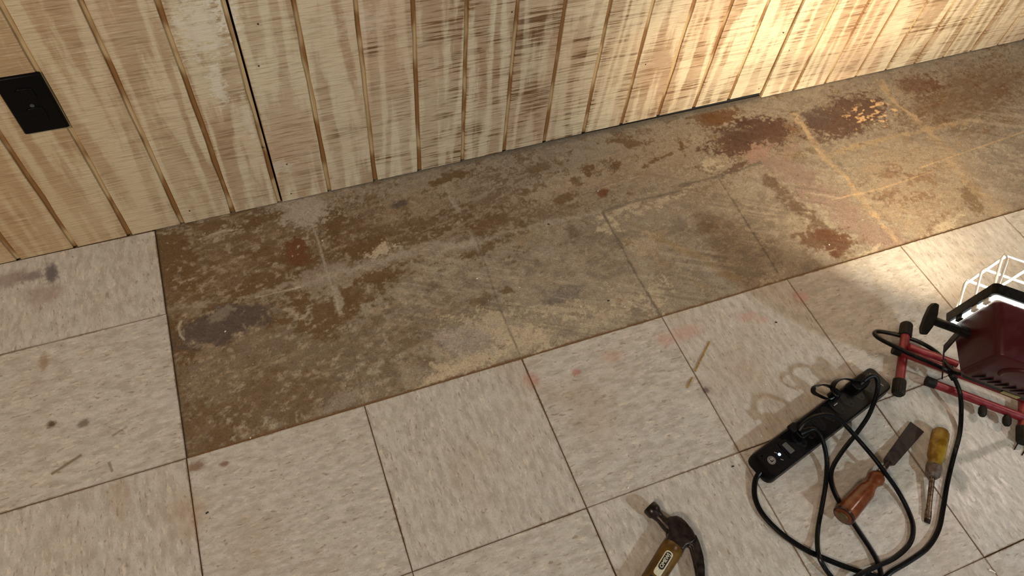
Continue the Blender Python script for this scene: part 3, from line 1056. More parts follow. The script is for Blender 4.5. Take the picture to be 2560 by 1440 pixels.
M['orange_handle'] = handle_material('amber_orange_acetate', (0.15, 0.034, 0.010, 1), (0.27, 0.090, 0.034, 1), 0.20, 0.22)
M['yellow_handle'] = handle_material('dirty_yellow_acetate', (0.26, 0.125, 0.010, 1), (0.48, 0.31, 0.04, 1), 0.35, 0.2)
M['hammer_handle'] = handle_material('olive_yellow_fibreglass', (0.070, 0.032, 0.003, 1), (0.135, 0.070, 0.007, 1), 0.0, 0.3)


def emit(name, color, strength):
    m, nt, b = new_mat(name)
    b.inputs['Base Color'].default_value = (0.8, 0.8, 0.8, 1)
    b.inputs['Emission Color'].default_value = tuple(color) + (1,)
    b.inputs['Emission Strength'].default_value = strength
    return m


M['lamp_glass'] = emit('glowing_lamp_glass', (0.93, 1.0, 0.97), 2.2)
M['halogen'] = emit('halogen_tube', (1.0, 0.80, 0.55), 12.0)
def clear_glass():
    m, nt, b = new_mat('clear_lamp_glass')
    N = NT(nt)
    t = nt.nodes.new('ShaderNodeBsdfTransparent')
    t.inputs[0].default_value = (.96, .98, .97, 1)
    g = nt.nodes.new('ShaderNodeBsdfGlossy')
    g.inputs['Roughness'].default_value = .05
    x_ = nt.nodes.new('ShaderNodeMixShader')
    x_.inputs[0].default_value = .06
    nt.links.new(t.outputs[0], x_.inputs[1])
    nt.links.new(g.outputs[0], x_.inputs[2])
    nt.links.new(x_.outputs[0], nt.nodes['Material Output'].inputs[0])
    return m


M['clear_glass'] = clear_glass()
M['reflector'] = simple('dimpled_reflector', (0.62, 0.60, 0.56), 0.4, metal=1.0, grain=0.1, gscale=300)
M['led'] = emit('blue_led', (0.12, 0.30, 1.0), 9.0)


def rot_frame(ax):
    ax = np.array([ax[0], ax[1], 0.0])
    ax /= np.linalg.norm(ax)
    return (tuple(ax), (-ax[1], ax[0], 0.0), (0, 0, 1.0))


# ================================================================== work light
U = np.array([.718, -.696, 0.0]); U /= np.linalg.norm(U)
Vv = np.array([.696, .718, 0.0]); Vv /= np.linalg.norm(Vv)
Zz = np.array([0, 0, 1.0])
FOOT = at(2256, 895, 0.012)
FOOT[2] = 0.0
WL = empty('work_light', (float(FOOT[0] + U[0] * .12), float(FOOT[1] + U[1] * .12), 0.0),
           'red halogen work light with white wire guard on a red tubular floor stand', 'work light')
F3 = (tuple(U), tuple(Vv), (0, 0, 1.0))
RT = 0.0088      # tube radius
LF = 0.078       # half length of a foot
WD = 0.232       # distance between feet
cz = RT + .0035
for uu, nm in ((0.0, 'a'), (WD, 'b')):
    tb = MB(FOOT, F3)
    tb.tube([(uu, -LF, cz), (uu, LF, cz)], RT, seg=16, spline=False)
    ft = tb.build('foot_tube', M['tube_red'], WL)
    for s_ in (-1, 1):
        cp = MB(FOOT, F3)
        cp.lathe((uu, s_ * (LF - .022), cz), (uu, s_ * (LF + .010), cz),
                 [(0, .0104), (.001, .0119), (.029, .0119), (.0325, .0095)], 64,
                 flute=lambda t, th: 1.0 + .03 * (1 if math.sin(th * 16) > 0 else -1))
        cp.build('rubber_cap', M['rubber'], ft)
cb_ = MB(FOOT, F3)
cb_.tube([(-.010, .004, cz + .010), (WD + .006, .004, cz + .010)], RT * .92, seg=16, spline=False)
xb = cb_.build('crossbar', M['tube_red'], WL)
cc = MB(FOOT, F3)
cc.tube([(-.024, .004, cz + .010), (-.009, .004, cz + .010)], RT * 1.12, seg=16, spline=False)
cc.build('end_cap', M['rubber'], xb)
ub = MB(FOOT, F3)
ub.tube([(.004, .022, cz + .012), (.05, .024, cz + .012), (.098, .024, cz + .012)], RT * .85, seg=14, spline=False)
ub.build('rear_tube', M['tube_red'], WL)
lb = MB(FOOT, F3)
lb.tube([(.060, -.036, cz + .004), (.150, -.036, cz + .004), (.172, -.036, cz + .004), (.232, -.036, cz + .004)], RT * .95, seg=16, spline=False)
ht = lb.build('front_tube', M['tube_red'], WL)
cc = MB(FOOT, F3)
cc.tube([(.047, -.036, cz + .004), (.064, -.036, cz + .004)], RT * 1.12, seg=16, spline=False)
cc.build('end_cap', M['rubber'], ht)
for k, uu in enumerate((.155, .200)):
    kb = MB(FOOT, F3)
    kb.lathe((uu, -.045, cz + .004), (uu, -.066, cz + .002), [(0, .0050), (.006, .0075), (.016, .0075), (.021, .005)], 14)
    kb.build('clamp_knob', M['rubber'], WL)

# housing frame: F = centre of the front opening, n = beam direction
TILT = math.radians(14)
nrm = math.cos(TILT) * Vv + math.sin(TILT) * Zz
fup = -math.sin(TILT) * Vv + math.cos(TILT) * Zz
HW, HH = 0.205, 0.150
Bc = at(2362, 801, 0.170)
FC = Bc + U * HW / 2 + fup * HH / 2
H3 = (tuple(U), tuple(fup), tuple(nrm))


def rrect(w, h, r, n=4, cx=0.0, cy=0.0):
    pts = []
    for (sx, sy, a0) in ((1, 1, 0), (-1, 1, 90), (-1, -1, 180), (1, -1, 270)):
        for k in range(n + 1):
            th = math.radians(a0 + 90.0 * k / n)
            pts.append((cx + sx * (w / 2 - r) + r * math.cos(th), cy + sy * (h / 2 - r) + r * math.sin(th)))
    return pts


def loft(mb, rings, cap0=True, cap1=True):
    n = len(rings[0])
    vs = [p for r_ in rings for p in r_]
    fs = []
    for k in range(len(rings) - 1):
        for i in range(n):
            j = (i + 1) % n
            fs.append((k * n + i, k * n + j, (k + 1) * n + j, (k + 1) * n + i))
    if cap0:
        fs.append(tuple(range(n))[::-1])
    if cap1:
        fs.append(tuple((len(rings) - 1) * n + i for i in range(n)))
    mb.add(vs, fs)


def ring3(w, h, r, zz, cx=0, cy=0):
    return [(x_, y_, zz) for x_, y_ in rrect(w, h, r, 4, cx, cy)]


hb = MB(FC, H3)
# open box: outer skin to the back, then the reflector bowl inside
loft(hb, [ring3(HW * .64, HH * .70, .012, -.1000), ring3(HW * .70, HH * .77, .014, -.0965), ring3(HW * .80, HH * .86, .014, -.055),
          ring3(HW * .90, HH * .90, .010, -.016), ring3(HW * .90, HH * .90, .010, -.012),
          ring3(HW * .86, HH * .86, .010, -.012), ring3(HW * .60, HH * .5, .014, -.050), ring3(HW * .3, HH * .3, .014, -.056)])
hs = hb.build('housing', M['red_paint'], WL, bevel=.0012, angle=.9)
# pressed ring and cooling louvres on the back
dm = MB(FC, H3)
arc = []
for k in range(15):
    th = math.radians(200 - 220 * k / 14)
    arc.append((.046 * math.cos(th) + .010, .034 * math.sin(th) + .012, -.1005))
dm.tube(arc, .0042, seg=8, sub=3)
dm.build('pressed_rib', M['red_paint'], hs)
for k in range(9):
    lv = MB(FC, H3)
    u0 = -.052 + k * .0125
    lv.tube([(u0, -.047, -.0985), (u0 + .010, -.026, -.1008)], .0020, seg=8, spline=False)
    lv.build('louvre', M['strip_dark'], hs)
# front frame: deep black visor around the glass
bz = MB(FC, H3)
o1, o0, i1, i0 = ring3(HW * 1.02, HH * 1.02, .008, .012), ring3(HW, HH, .008, -.006), ring3(HW * .975, HH * .965, .006, .012), ring3(HW * .955, HH * .945, .006, -.006)
loft(bz, [i0, o0, o1, i1, i0], False, False)
bz.build('front_frame', M['bezel'], WL, bevel=.0006)
gl = MB(FC, H3)
loft(gl, [ring3(HW * .953, HH * .943, .006, -.0115), ring3(HW * .953, HH * .943, .006, -.0030), ring3(HW * .905, HH * .895, .006, -.0030),
          ring3(HW * .905, HH * .895, .006, -.0115), ring3(HW * .953, HH * .943, .006, -.0115)], False, False)
glr = gl.build('glass_rim', M['lamp_glass'], WL)
gl = MB(FC, H3)
gl.add([(-HW * .45, -HH * .445, -.005), (HW * .45, -HH * .445, -.005), (HW * .45, HH * .445, -.005), (-HW * .45, HH * .445, -.005)], [(0, 1, 2, 3)])
gl.build('lamp_glass', M['clear_glass'], WL)
gl = MB(FC, H3)
gl.tube([(-.055, 0, -.047), (.055, 0, -.047)], .005, seg=12, spline=False)
gl.build('halogen_tube', M['halogen'], WL)
for q in ((-HW * .475, HH * .1), (-HW * .475, -HH * .22), (-HW * .475, .33 * HH), (0, HH * .475), (HW * .475, 0)):
    cl = MB(FC, H3)
    cl.box((q[0], q[1], -.009), (.006 if q[0] else .016, .016 if q[0] else .006, .010))
    cl.build('clip_and_glint', M['bezel'] if q[1] < 0 or q[0] >= 0 else M['white_wire'], WL, bevel=.001)  # white boxes on the left paint in bright reflections; black ones are clips
# wire guard
gd = MB(FC, H3)
wr = .0021
GW, GH, GD = HW * .46, HH * .44, .078
for gx in (-.46, -.23, 0.0, .23, .46):
    xx = gx * HW
    xi = xx * .93
    gd.tube([(xx, -GH, .010), (xi, -GH * .97, GD - .008), (xi, -GH * .90, GD), (xi, GH * .90, GD), (xi, GH * .97, GD - .008), (xx, GH, .010)], wr, seg=8, spline=False)
for gy in (-.80, -.05, .80):
    yy = gy * GH
    gd.tube([(-GW, yy, .012), (-GW * .98, yy * 1.05, GD - .006), (-GW * .95, yy * 1.05, GD + .0036), (GW * .95, yy * 1.05, GD + .0036), (GW * .98, yy * 1.05, GD - .006), (GW, yy, .012)], wr, seg=8, spline=False)
gd.build('wire_guard', M['white_wire'], WL)
# junction box under the back
jb = MB(FC, H3)
jb.prism([(-.066, -.062), (-.050, -.090), (.070, -.090), (.082, -.062)], -.088, -.034)
jx = jb.build('junction_box', M['bezel'], WL, bevel=.003)
st = MB(FC, H3)
st.box((.030, -.082, -.0895), (.028, .010, .0012))
st.build('rating_sticker', simple('yellowed_sticker', (0.30, 0.27, 0.10), 0.5, grain=0.3, gscale=400), jx)
# bracket: flat steel arms from the stand to the pivots, with wing knobs
PIV = np.array([0.0, -.018, -.040])
for s_ in (-1, 1):
    side = s_ * (HW * .42)
    p_ = FC + U * side + fup * PIV[1] + nrm * PIV[2]
    arm = MB((0, 0, 0))
    o_ = U * (s_ * .012)
    a0 = p_ + o_
    a1 = at(2360, 873, .150) + (U * (HW * .84 + .044) if s_ > 0 else 0)
    a2 = at(2357, 926, .045) + (U * (HW * .84 + .044) if s_ > 0 else 0)
    a3 = a2 + U * (-s_ * .008) - Zz * .016
    half_w = Vv * .0085
    vs, fs = [], []
    for P_ in (a0, a1, a2, a3):
        tck = U * .0014
        vs += [P_ - half_w - tck, P_ + half_w - tck, P_ + half_w + tck, P_ - half_w + tck]
    for k in range(3):
        for i in range(4):
            j = (i + 1) % 4
            fs.append((4 * k + i, 4 * k + j, 4 * k + 4 + j, 4 * k + 4 + i))
    fs += [(0, 1, 2, 3), (12, 15, 14, 13)]
    arm.add(vs, fs)
    arm.build('bracket_arm', M['bezel'], WL, bevel=.0004)
    sh = MB((0, 0, 0))
    sh.lathe(p_ + U * (s_ * -.012), p_ + U * (s_ * .062), [(0, .0092), (.026, .0092), (.027, .0076), (.074, .0076)], 18)
    kn = sh.build('knob_shaft', M['bezel'], WL)
    wg = MB(p_ + U * (s_ * .062), (tuple(U * s_), tuple(fup), tuple(nrm)))
    prof = [(-.003, -.006), (.006, -.011), (.010, -.024), (.005, -.031), (-.003, -.026), (-.006, 0), (-.003, .026), (.005, .031), (.010, .024), (.006, .011), (.008, 0)]
    prof = [(-.003, -.028), (.004, -.029), (.008, -.020), (.009, 0), (.008, .020), (.004, .029), (-.003, .028), (-.007, .012), (-.008, 0), (-.007, -.012)]
    ln_ = nrm * .93 + fup * .36
    w2 = MB(p_ + U * (s_ * .064), (tuple(U * s_), tuple(ln_), tuple(np.cross(U * s_, ln_))))
    w2.prism(prof, -.009, .009)
    w2.build('wing_knob', M['rubber'], kn, bevel=.002)
# the lamp's own light, inside the front opening
ld = bpy.data.lights.new('halogen_light', 'AREA')
ld.shape = 'RECTANGLE'
ld.size, ld.size_y = .11, .016
ld.energy = 15.0
ld.spread = math.radians(125)
ld.color = (1.0, 0.78, 0.53)
lo = bpy.data.objects.new('halogen_light', ld)
COL.objects.link(lo)
lo.location = [float(c) for c in FC - nrm * .040]
lo.rotation_euler = (Vector((1.74, 0.0, 0.52)) - Vector([float(c) for c in FC])).to_track_quat('-Z', 'Y').to_euler()


# ================================================================== cords
def path(pts):
    """pts: (px, py, z)"""
    return [at(*q) for q in pts]


R1 = .0042
wc = MB()
wc.tube(path([(2412, 935, .060), (2392, 932, .050), (2372, 917, .035), (2345, 884, .020), (2300, 856, .010), (2245, 838, .007),
              (2200, 829, .010), (2186, 833, .016), (2198, 846, .024), (2240, 868, .034), (2290, 892, .040), (2345, 915, .042),
              (2378, 935, .038), (2397, 972, .033), (2402, 1000, .029), (2403, 1035, .014), (2399, 1085, R1), (2382, 1150, R1),
              (2368, 1210, R1), (2358, 1270, R1), (2346, 1325, R1), (2318, 1370, R1 + .001), (2270, 1405, R1 + .002),
              (2225, 1432, R1 + .004), (2195, 1462, R1), (2150, 1500, R1), (2060, 1560, R1), (1900, 1680, R1), (1800, 1850, R1)]), R1, seg=10, sub=8)
wc.build('supply_cord', M['cord'], WL)
tie = MB()
q_ = path([(2378, 935, .038), (2386, 948, .033)])
tie.tube([q_[0], q_[1]], R1 * 1.5, seg=10, spline=False)
tie.tube([q_[0], q_[0] + np.array([.012, .012, .004])], .0022, seg=6, spline=False)
tie.build('cord_tie', M['rubber'], WL)

# ================================================================== power strip
A0 = (at(1893, 1133, .027) + at(1932, 1193, .027)) / 2
A1 = (at(2180, 915, .027) + at(2228, 968, .027)) / 2
A0[2] = A1[2] = 0
dS = (A1 - A0)
LS = float(np.linalg.norm(dS))
S3 = rot_frame(dS)
PS = empty('power_strip', A0 + dS / 2, 'long black power strip with a blue light and cords plugged in', 'power strip')
sb = MB(A0, S3)
WS = .0505
loft(sb, [ring3(LS + .012, WS + .006, .014, .0012, LS / 2 - .003), ring3(LS + .012, WS + .006, .014, .012, LS / 2 - .003),
          ring3(LS + .004, WS + .002, .010, .0245, LS / 2), ring3(LS, WS - .003, .009, .0272, LS / 2)])
body = sb.build('body', M['strip'], PS, angle=.5)


def sp(px, py):
    """pixel on the strip's top face -> local (x, y)"""
    d = at(px, py, .0275) - A0
    return float(np.dot(d, S3[0])), float(np.dot(d, S3[1]))


outs = [(2030, 1089), (2056, 1068), (2081, 1046), (2105.6, 1029), (2128, 1010), (2154, 992), (2009, 1109), (2176, 974)]
for q in sorted(outs):
    gx, gy = sp(*q)
    f_ = MB(A0, S3)
    pts = [(gx + .0108 * math.cos(t_), max(-.024, gy + .0105 + .0165 * math.sin(t_))) for t_ in [2 * math.pi * k / 20 for k in range(20)]]
    f_.prism(pts, .0268, .0281)
    oc = f_.build('socket', M['strip_grey'], PS, bevel=.0004)
    h_ = MB(A0, S3)
    h_.lathe((gx, gy, .0279), (gx, gy, .0284), [(0, .0026), (.0004, .0026)], 12, up=(0, 1, 0))
    h_.box((gx - .0045, gy + .0125, .0282), (.0020, .0075, .0004))
    h_.box((gx + .0045, gy + .0125, .0282), (.0020, .0065, .0004))
    h_.build('contact_slots', M['strip_dark'], oc)
# charging port module with a white tongue
gx, gy = sp(2088, 1012)
f_ = MB(A0, S3)
f_.box((gx, gy, .0282), (.021, .022, .0016))
um = f_.build('charging_port', M['strip_grey'], PS, bevel=.0006)
f_ = MB(A0, S3)
f_.box((gx, gy, .0292), (.0130, .0062, .0004))
f_.build('port_opening', M['strip_dark'], um)
f_ = MB(A0, S3)
f_.box((gx, gy, .0295), (.0100, .0022, .0004))
f_.build('port_tongue', M['print_white'], um)
# rocker switch
gx, gy = sp(1969, 1121)
f_ = MB(A0, S3)
f_.box((gx, gy, .0280), (.0185, .031, .0018))
sw = f_.build('switch_frame', M['strip_dark'], PS, bevel=.0006)
f_ = MB(A0, S3)
f_.prism([(gx - .0052, gy - .0105), (gx + .0052, gy - .0105), (gx + .0052, gy + .0105), (gx - .0052, gy + .0105)],
         .0285, [.0330, .0330, .0300, .0300])
f_.build('rocker', M['switch_grey'], sw, bevel=.0008)
# light, round logo, small print
gx, gy = sp(1948.5, 1136)
f_ = MB(A0, S3)
f_.lathe((gx, gy, .0270), (gx, gy, .0284), [(0, .0026), (.0010, .0026), (.0014, .0018)], 14, up=(0, 1, 0))
f_.build('indicator_light', M['led'], PS)
for q, t_ in (((1939, 1132), 'protected'), ((1955, 1149), 'grounded')):
    g2 = sp(*q)
    O_ = np.array(A0) + np.array(S3[0]) * g2[0] + np.array(S3[1]) * g2[1] + Zz * .0276
    f2 = MB(O_, S3)
    f2.box((0, 0, 0), (.0052, .0012, .0003), rz=-.9)
    f2.build('small_print', M['print_white'], PS)
g2 = sp(1929, 1150.5)
O_ = np.array(A0) + np.array(S3[0]) * g2[0] + np.array(S3[1]) * g2[1]
f_ = MB(O_, S3)
f_.lathe((0, 0, .0270), (0, 0, .0278), [(0, .0076), (.0006, .0076)], 28, up=(0, 1, 0))
lg = f_.build('round_logo', M['print_white'], PS)
f_ = MB(O_, S3)
for (a_, b_, c_2) in (((.0, .0012), .0034, 0), ((-.0014, -.0012), .0020, 1), ((.0016, -.0014), .0020, 2)):
    ring_ = [(a_[0] + b_ * math.cos(t_) * .8, a_[1] + b_ * math.sin(t_), .0279) for t_ in [math.radians(20 + c_2 * 60 + 26 * k) for k in range(11)]]
    f_.tube(ring_, .00045, seg=5, sub=2)
f_.tube([(.0064 * math.cos(t_), .0064 * math.sin(t_), .0279) for t_ in [2 * math.pi * k / 20 for k in range(20)]], .0003, seg=5, sub=1, closed=True)
f_.build('logo_monogram', M['strip_dark'], lg)
for q in ((2180, 937), (2203, 961)):
    g2 = sp(*q)
    f_ = MB(A0, S3)
    f_.box((g2[0], g2[1], .0275), (.0018, .0095, .0003), rz=.25)
    f_.build('small_print', M['print_white'], PS)
for q in ((1905, 1140), (1937, 1186), (2170, 925), (2218, 966)):
    g2 = sp(*q)
    f_ = MB(A0, S3)
    f_.lathe((g2[0], g2[1], .0268), (g2[0], g2[1], .0274), [(0, .0017), (.0004, .0017)], 10, up=(0, 1, 0))
    f_.build('body_screw', M['strip_dark'], PS)
# supply cord of the strip
sc = MB()
sc.tube(path([(1930, 1160, .014), (1910, 1172, .013), (1893, 1190, .008), (1886, 1215, .0048), (1889, 1250, .0046), (1910, 1290, .0046),
              (1955, 1335, .0046), (2010, 1372, .0046), (2045, 1389, .0046), (2095, 1410, .0046), (2140, 1426, .0046),
              (2200, 1446, .0046), (2280, 1480, .0046), (2420, 1560, .0046), (2600, 1750, .0046)]), .0046, seg=10, sub=8)
sc.build('supply_cord', M['cord'], PS)


def plug_cord(name, label, pts, r, plug, group=None):
    base = at(plug[0], plug[1], .028)
    e = empty(name, base, label, 'cord', group)
    c = MB()
    c.tube(path(pts), r, seg=10, sub=8)
    c.build('cord', M['cord'], e)
    return e, base


e1, b1 = plug_cord('extension_cord', 'black cord from the lower plug on the strip running straight down the picture',
                   [(2016, 1076, .044), (2035, 1073, .046), (2050, 1086, .042), (2062, 1120, .028), (2067, 1160, .012), (2064, 1210, R1),
                    (2054, 1270, R1), (2045, 1320, R1), (2043, 1360, .0075), (2048, 1392, .0135), (2062, 1420, .009), (2085, 1450, R1), (2120, 1490, R1)],
                   .0040, (2000, 1085))
p1 = MB(b1, S3)
p1.prism(rrect(.027, .026, .006), .0006, .0120, top=rrect(.022, .021, .005))
p1.build('plug', M['strip_dark'], e1, bevel=.0015)
p1 = MB()
p1.lathe(at(2000, 1083, .040), at(2022, 1075, .045), [(0, .0075), (.006, .0062), (.020, .0046)], 12)
p1.build('strain_relief', M['strip_dark'], e1)
e2, b2 = plug_cord('extension_cord', 'black cord arching high over the strip then looping around the orange chisel',
                   [(1998, 1076, .046), (2012, 1058, .056), (2035, 1043, .064), (2065, 1037, .066), (2095, 1047, .060), (2118, 1068, .046),
                    (2150, 1104, .034), (2185, 1145, .033), (2215, 1185, .026), (2245, 1228, .011), (2272, 1280, R1), (2283, 1320, R1),
                    (2274, 1360, R1), (2238, 1394, R1), (2196, 1414, .010), (2150, 1436, .0135), (2100, 1470, .006), (2040, 1510, R1)],
                   .0040, (1985, 1082))
p1 = MB(b2 + np.array(S3[0]) * -.004 + np.array(S3[1]) * .006, S3)
p1.prism(rrect(.020, .018, .005), .0132, .0200, top=rrect(.016, .014, .004))
p1.build('plug', M['strip_dark'], e2, bevel=.0015)
e3, b3 = plug_cord('extension_cord', 'black cord from the upper plug on the strip passing under the orange chisel',
                   [(2150, 960, .046), (2172, 942, .056), (2188, 941, .057), (2195, 958, .050), (2192, 985, .040), (2183, 1012, .034), (2168, 1045, .022), (2140, 1085, .0090),
                    (2105, 1130, R1), (2082, 1168, R1), (2077, 1200, R1), (2090, 1240, R1), (2115, 1280, R1), (2145, 1325, R1), (2175, 1370, R1),
                    (2194, 1405, R1 + .001), (2203, 1440, R1), (2210, 1480, R1)],
                   .0041, (2140, 965))
p1 = MB(b3, S3)
p1.prism(rrect(.046, .027, .008), .0006, .020, top=rrect(.038, .022, .007))
pg = p1.build('plug', M['strip_dark'], e3, bevel=.002)
# hook and loop strap bundled over the strip's far edge
stp = empty('cable_strap', at(2085, 975, .03), 'curled black cable strap hanging over the far edge of the power strip', 'strap')
def ribbon(mb, pts, w, t, sub=6):
    P = [np.array(p) for p in pts]
    Q = []
    n = len(P)
    for i in range(n - 1):
        a, b, c, d = P[max(i - 1, 0)], P[i], P[i + 1], P[min(i + 2, n - 1)]
        for k in range(sub):
            u_ = k / sub
            Q.append(0.5 * ((2 * b) + (c - a) * u_ + (2 * a - 5 * b + 4 * c - d) * u_ ** 2 + (-a + 3 * b - 3 * c + d) * u_ ** 3))
    Q.append(P[-1])
    vs, fs = [], []
    for i, q in enumerate(Q):
        tg = Q[min(i + 1, len(Q) - 1)] - Q[max(i - 1, 0)]
        tg /= np.linalg.norm(tg)
        side = np.array([0, 0, 1.0]) * .8 + np.array([.2, -.5, 0])
        side -= tg * np.dot(side, tg)
        side /= np.linalg.norm(side)
        nn = np.cross(tg, side)
        vs += [q - side * w / 2 - nn * t / 2, q + side * w / 2 - nn * t / 2, q + side * w / 2 + nn * t / 2, q - side * w / 2 + nn * t / 2]
    for i in range(len(Q) - 1):
        for k in range(4):
            k2 = (k + 1) % 4
            fs.append((4 * i + k, 4 * i + 4 + k, 4 * i + 4 + k2, 4 * i + k2))
    fs += [(0, 1, 2, 3), tuple(4 * (len(Q) - 1) + k for k in (3, 2, 1, 0))]
    mb.add(vs, fs)
rb = MB()
ribbon(rb, path([(2090, 985, .040), (2072, 997, .037), (2050, 990, .036), (2034, 980, .036), (2036, 968, .038), (2055, 962, .042),
                 (2078, 968, .044), (2086, 980, .044)]), .010, .0022)
rb.build('loop', M['cord'], stp)
rb = MB()
ribbon(rb, path([(2096, 990, .042), (2082, 972, .047), (2088, 955, .050), (2108, 947, .050), (2135, 951, .049), (2160, 955, .050)]), .011, .0022)
rb.build('tail', M['cord'], stp)
rb = MB()
rb.prism(rrect(.022, .017, .004), -.002, .013, top=rrect(.018, .014, .004))
kn2 = MB(at(2088, 985, .040), S3)
kn2.prism(rrect(.020, .020, .005), -.0105, .008, top=rrect(.015, .015, .004))
kn2.build('knot', M['cord'], stp, bevel=.002)

# ================================================================== chisel
ca = at(2107, 1292, .0275)
cb2 = at(2196, 1188, .0180)
dC = cb2 - ca
dC /= np.linalg.norm(dC)
CH = empty('wide_chisel', (float(ca[0]), float(ca[1]), 0), 'wide floor chisel with an orange handle lying across a black cord', 'chisel')
hb = MB()
LH = float(np.linalg.norm(cb2 - ca))
hb.lathe(ca, cb2, [(0, .0130), (.0015, .0160), (.006, .0178), (.012, .0176), (.030, .0172), (LH * .60, .0165), (LH * .70, .0128), (LH * .78, .0108),
                   (LH * .84, .0122), (LH * .90, .0150), (LH * .96, .0138), (LH, .0085), (LH + .006, .0070)], 32,
         flute=lambda t, th: 1.0 - (.055 if (.012 < t < LH * .62) and abs(((th * 6 / (2 * math.pi)) % 1) - .5) > .38 else 0.0))
hn = hb.build('handle', M['orange_handle'], CH, angle=.9)
en = MB()
en.lathe(ca - dC * .0012, ca + dC * .002, [(0, .0085), (.003, .0100)], 24)
en.build('end_cap', simple('dull_amber_end', (0.10, 0.075, 0.03), 0.5, grain=0.3, gscale=200), hn)
rg = MB()
rg.lathe(ca + dC * .0010, ca + dC * .007, [(0, .0162), (.001, .0181), (.005, .0183), (.006, .0174)], 32)
rg.build('end_band', simple('dark_amber_band', (0.035, 0.012, 0.008), 0.3, grain=0.2, gscale=200), hn)
fe = MB()
fe.lathe(cb2 + dC * .004, cb2 + dC * .020, [(0, .0082), (.007, .0078), (.016, .0060)], 18)
fe.build('ferrule', M['steel'], CH)
bl = MB()
pb = [at(2208, 1149, .0092), at(2276, 1054, .0022), at(2310, 1080, .0016), at(2236, 1164, .0080), at(2216, 1167, .0100), at(2209, 1162, .0100)]
pb = [np.array([p[0], p[1], p[2]]) for p in pb]
top_ = [p + Zz * t_ for p, t_ in zip(pb, (.0024, .0008, .0008, .0024, .0030, .0030))]
bl.add(pb + top_, [(0, 1, 2, 3, 4, 5)[::-1], (6, 7, 8, 9, 10, 11)] + [(i, (i + 1) % 6, 6 + (i + 1) % 6, 6 + i) for i in range(6)])
bl.build('blade', M['steel_blade'], CH, bevel=.0004)
nk = MB()
nk.lathe(cb2 + dC * .016, at(2222, 1156, .0108), [(0, .0056), (.010, .0048), (.026, .0046)], 14)
nk.build('neck', M['steel_dark'], CH)

# ================================================================== screwdriver
sa, sbb = at(2353, 1076, .0150), at(2331, 1190, .0135)
stp_ = at(2319, 1298, .0035)
dD = sbb - sa
LD = float(np.linalg.norm(dD))
dD /= LD
SD = empty('screwdriver', (float(sa[0]), float(sa[1]), 0), 'old screwdriver with a dirty yellow handle beside the thick black cord', 'screwdriver')
hb = MB()
hb.lathe(sa, sbb, [(-.002, .0075), (.001, .0120), (.006, .0145), (.016, .0152), (LD * .60, .0148), (LD * .68, .0120), (LD * .76, .0120), (LD * .79, .0128)], 36,
         flute=lambda t, th: 1.0 - (.09 if (.010 < t < LD * .62) and abs(((th * 8 / (2 * math.pi)) % 1) - .5) > .34 else 0.0))
hn = hb.build('handle', M['yellow_handle'], SD, angle=.9)
fr = MB()
fr.lathe(sa + dD * LD * .79, sbb + dD * .004, [(0, .0130), (.004, .0134), (LD * .21 - .002, .0122), (LD * .21 + .003, .0080)], 24)
fr.build('ferrule', simple('grimy_brown_ferrule', (0.11, 0.08, 0.065), 0.5, grain=0.4, gscale=150, bump=0.3), SD)
sk = MB()
dE = stp_ - sbb
LE = float(np.linalg.norm(dE))
sk.lathe(sbb, stp_, [(0, .0046), (LE * .78, .0044), (LE * .80, .0050), (LE * .97, .0056), (LE, .0050)], 16, flat=1.0)
sk.build('shank', simple('rusty_scratched_shank', (0.20, 0.15, 0.11), 0.35, metal=0.9, grain=0.6, gscale=160), SD)
tp = MB()
tp.lathe(at(2322, 1275, .0046), at(2318, 1304, .0022), [(0, .0054), (.014, .0060), (.024, .0052)], 16, flat=.45)
tp.build('tip', M['steel_dark'], SD, bevel=.0003)

# ================================================================== hammer
ZH = .0135
def hp(px, py):
    q = at(px, py, .018)
    return (float(q[0]), float(q[1]))
HM = empty('claw_hammer', at(1690, 1335, 0), 'claw hammer with a dark steel head and yellow fibreglass handle', 'hammer')
hd = MB()
cheek = [hp(*q) for q in ((1660, 1296), (1674, 1290), (1690, 1288), (1703, 1294), (1716, 1306), (1732, 1326), (1744, 1350),
                          (1730, 1362), (1716, 1366), (1708, 1378), (1697, 1378), (1680, 1366), (1664, 1352), (1669, 1338), (1668, 1322), (1662, 1309))]
cxm = np.mean([p[0] for p in cheek]); cym = np.mean([p[1] for p in cheek])
hd.prism(cheek, .0030, .0240, top=[(cxm + (p[0] - cxm) * .94, cym + (p[1] - cym) * .94) for p in cheek])
head = hd.build('head', M['steel_dark'], HM, bevel=.0028, seg=3, angle=.8)
n0, n1_ = at(1672, 1318, ZH), at(1622, 1266, ZH)
Ln_ = float(np.linalg.norm(n1_ - n0))
fc = MB()
fc.lathe(n0, n1_, [(-.004, .0105), (.006, .0100), (Ln_ * .42, .0085), (Ln_ * .60, .0098), (Ln_ * .70, .0128), (Ln_ * .78, .0134), (Ln_ * .95, .0134), (Ln_, .0118)], 28)
fc.build('striking_face', M['steel_dark'], head, angle=.9)
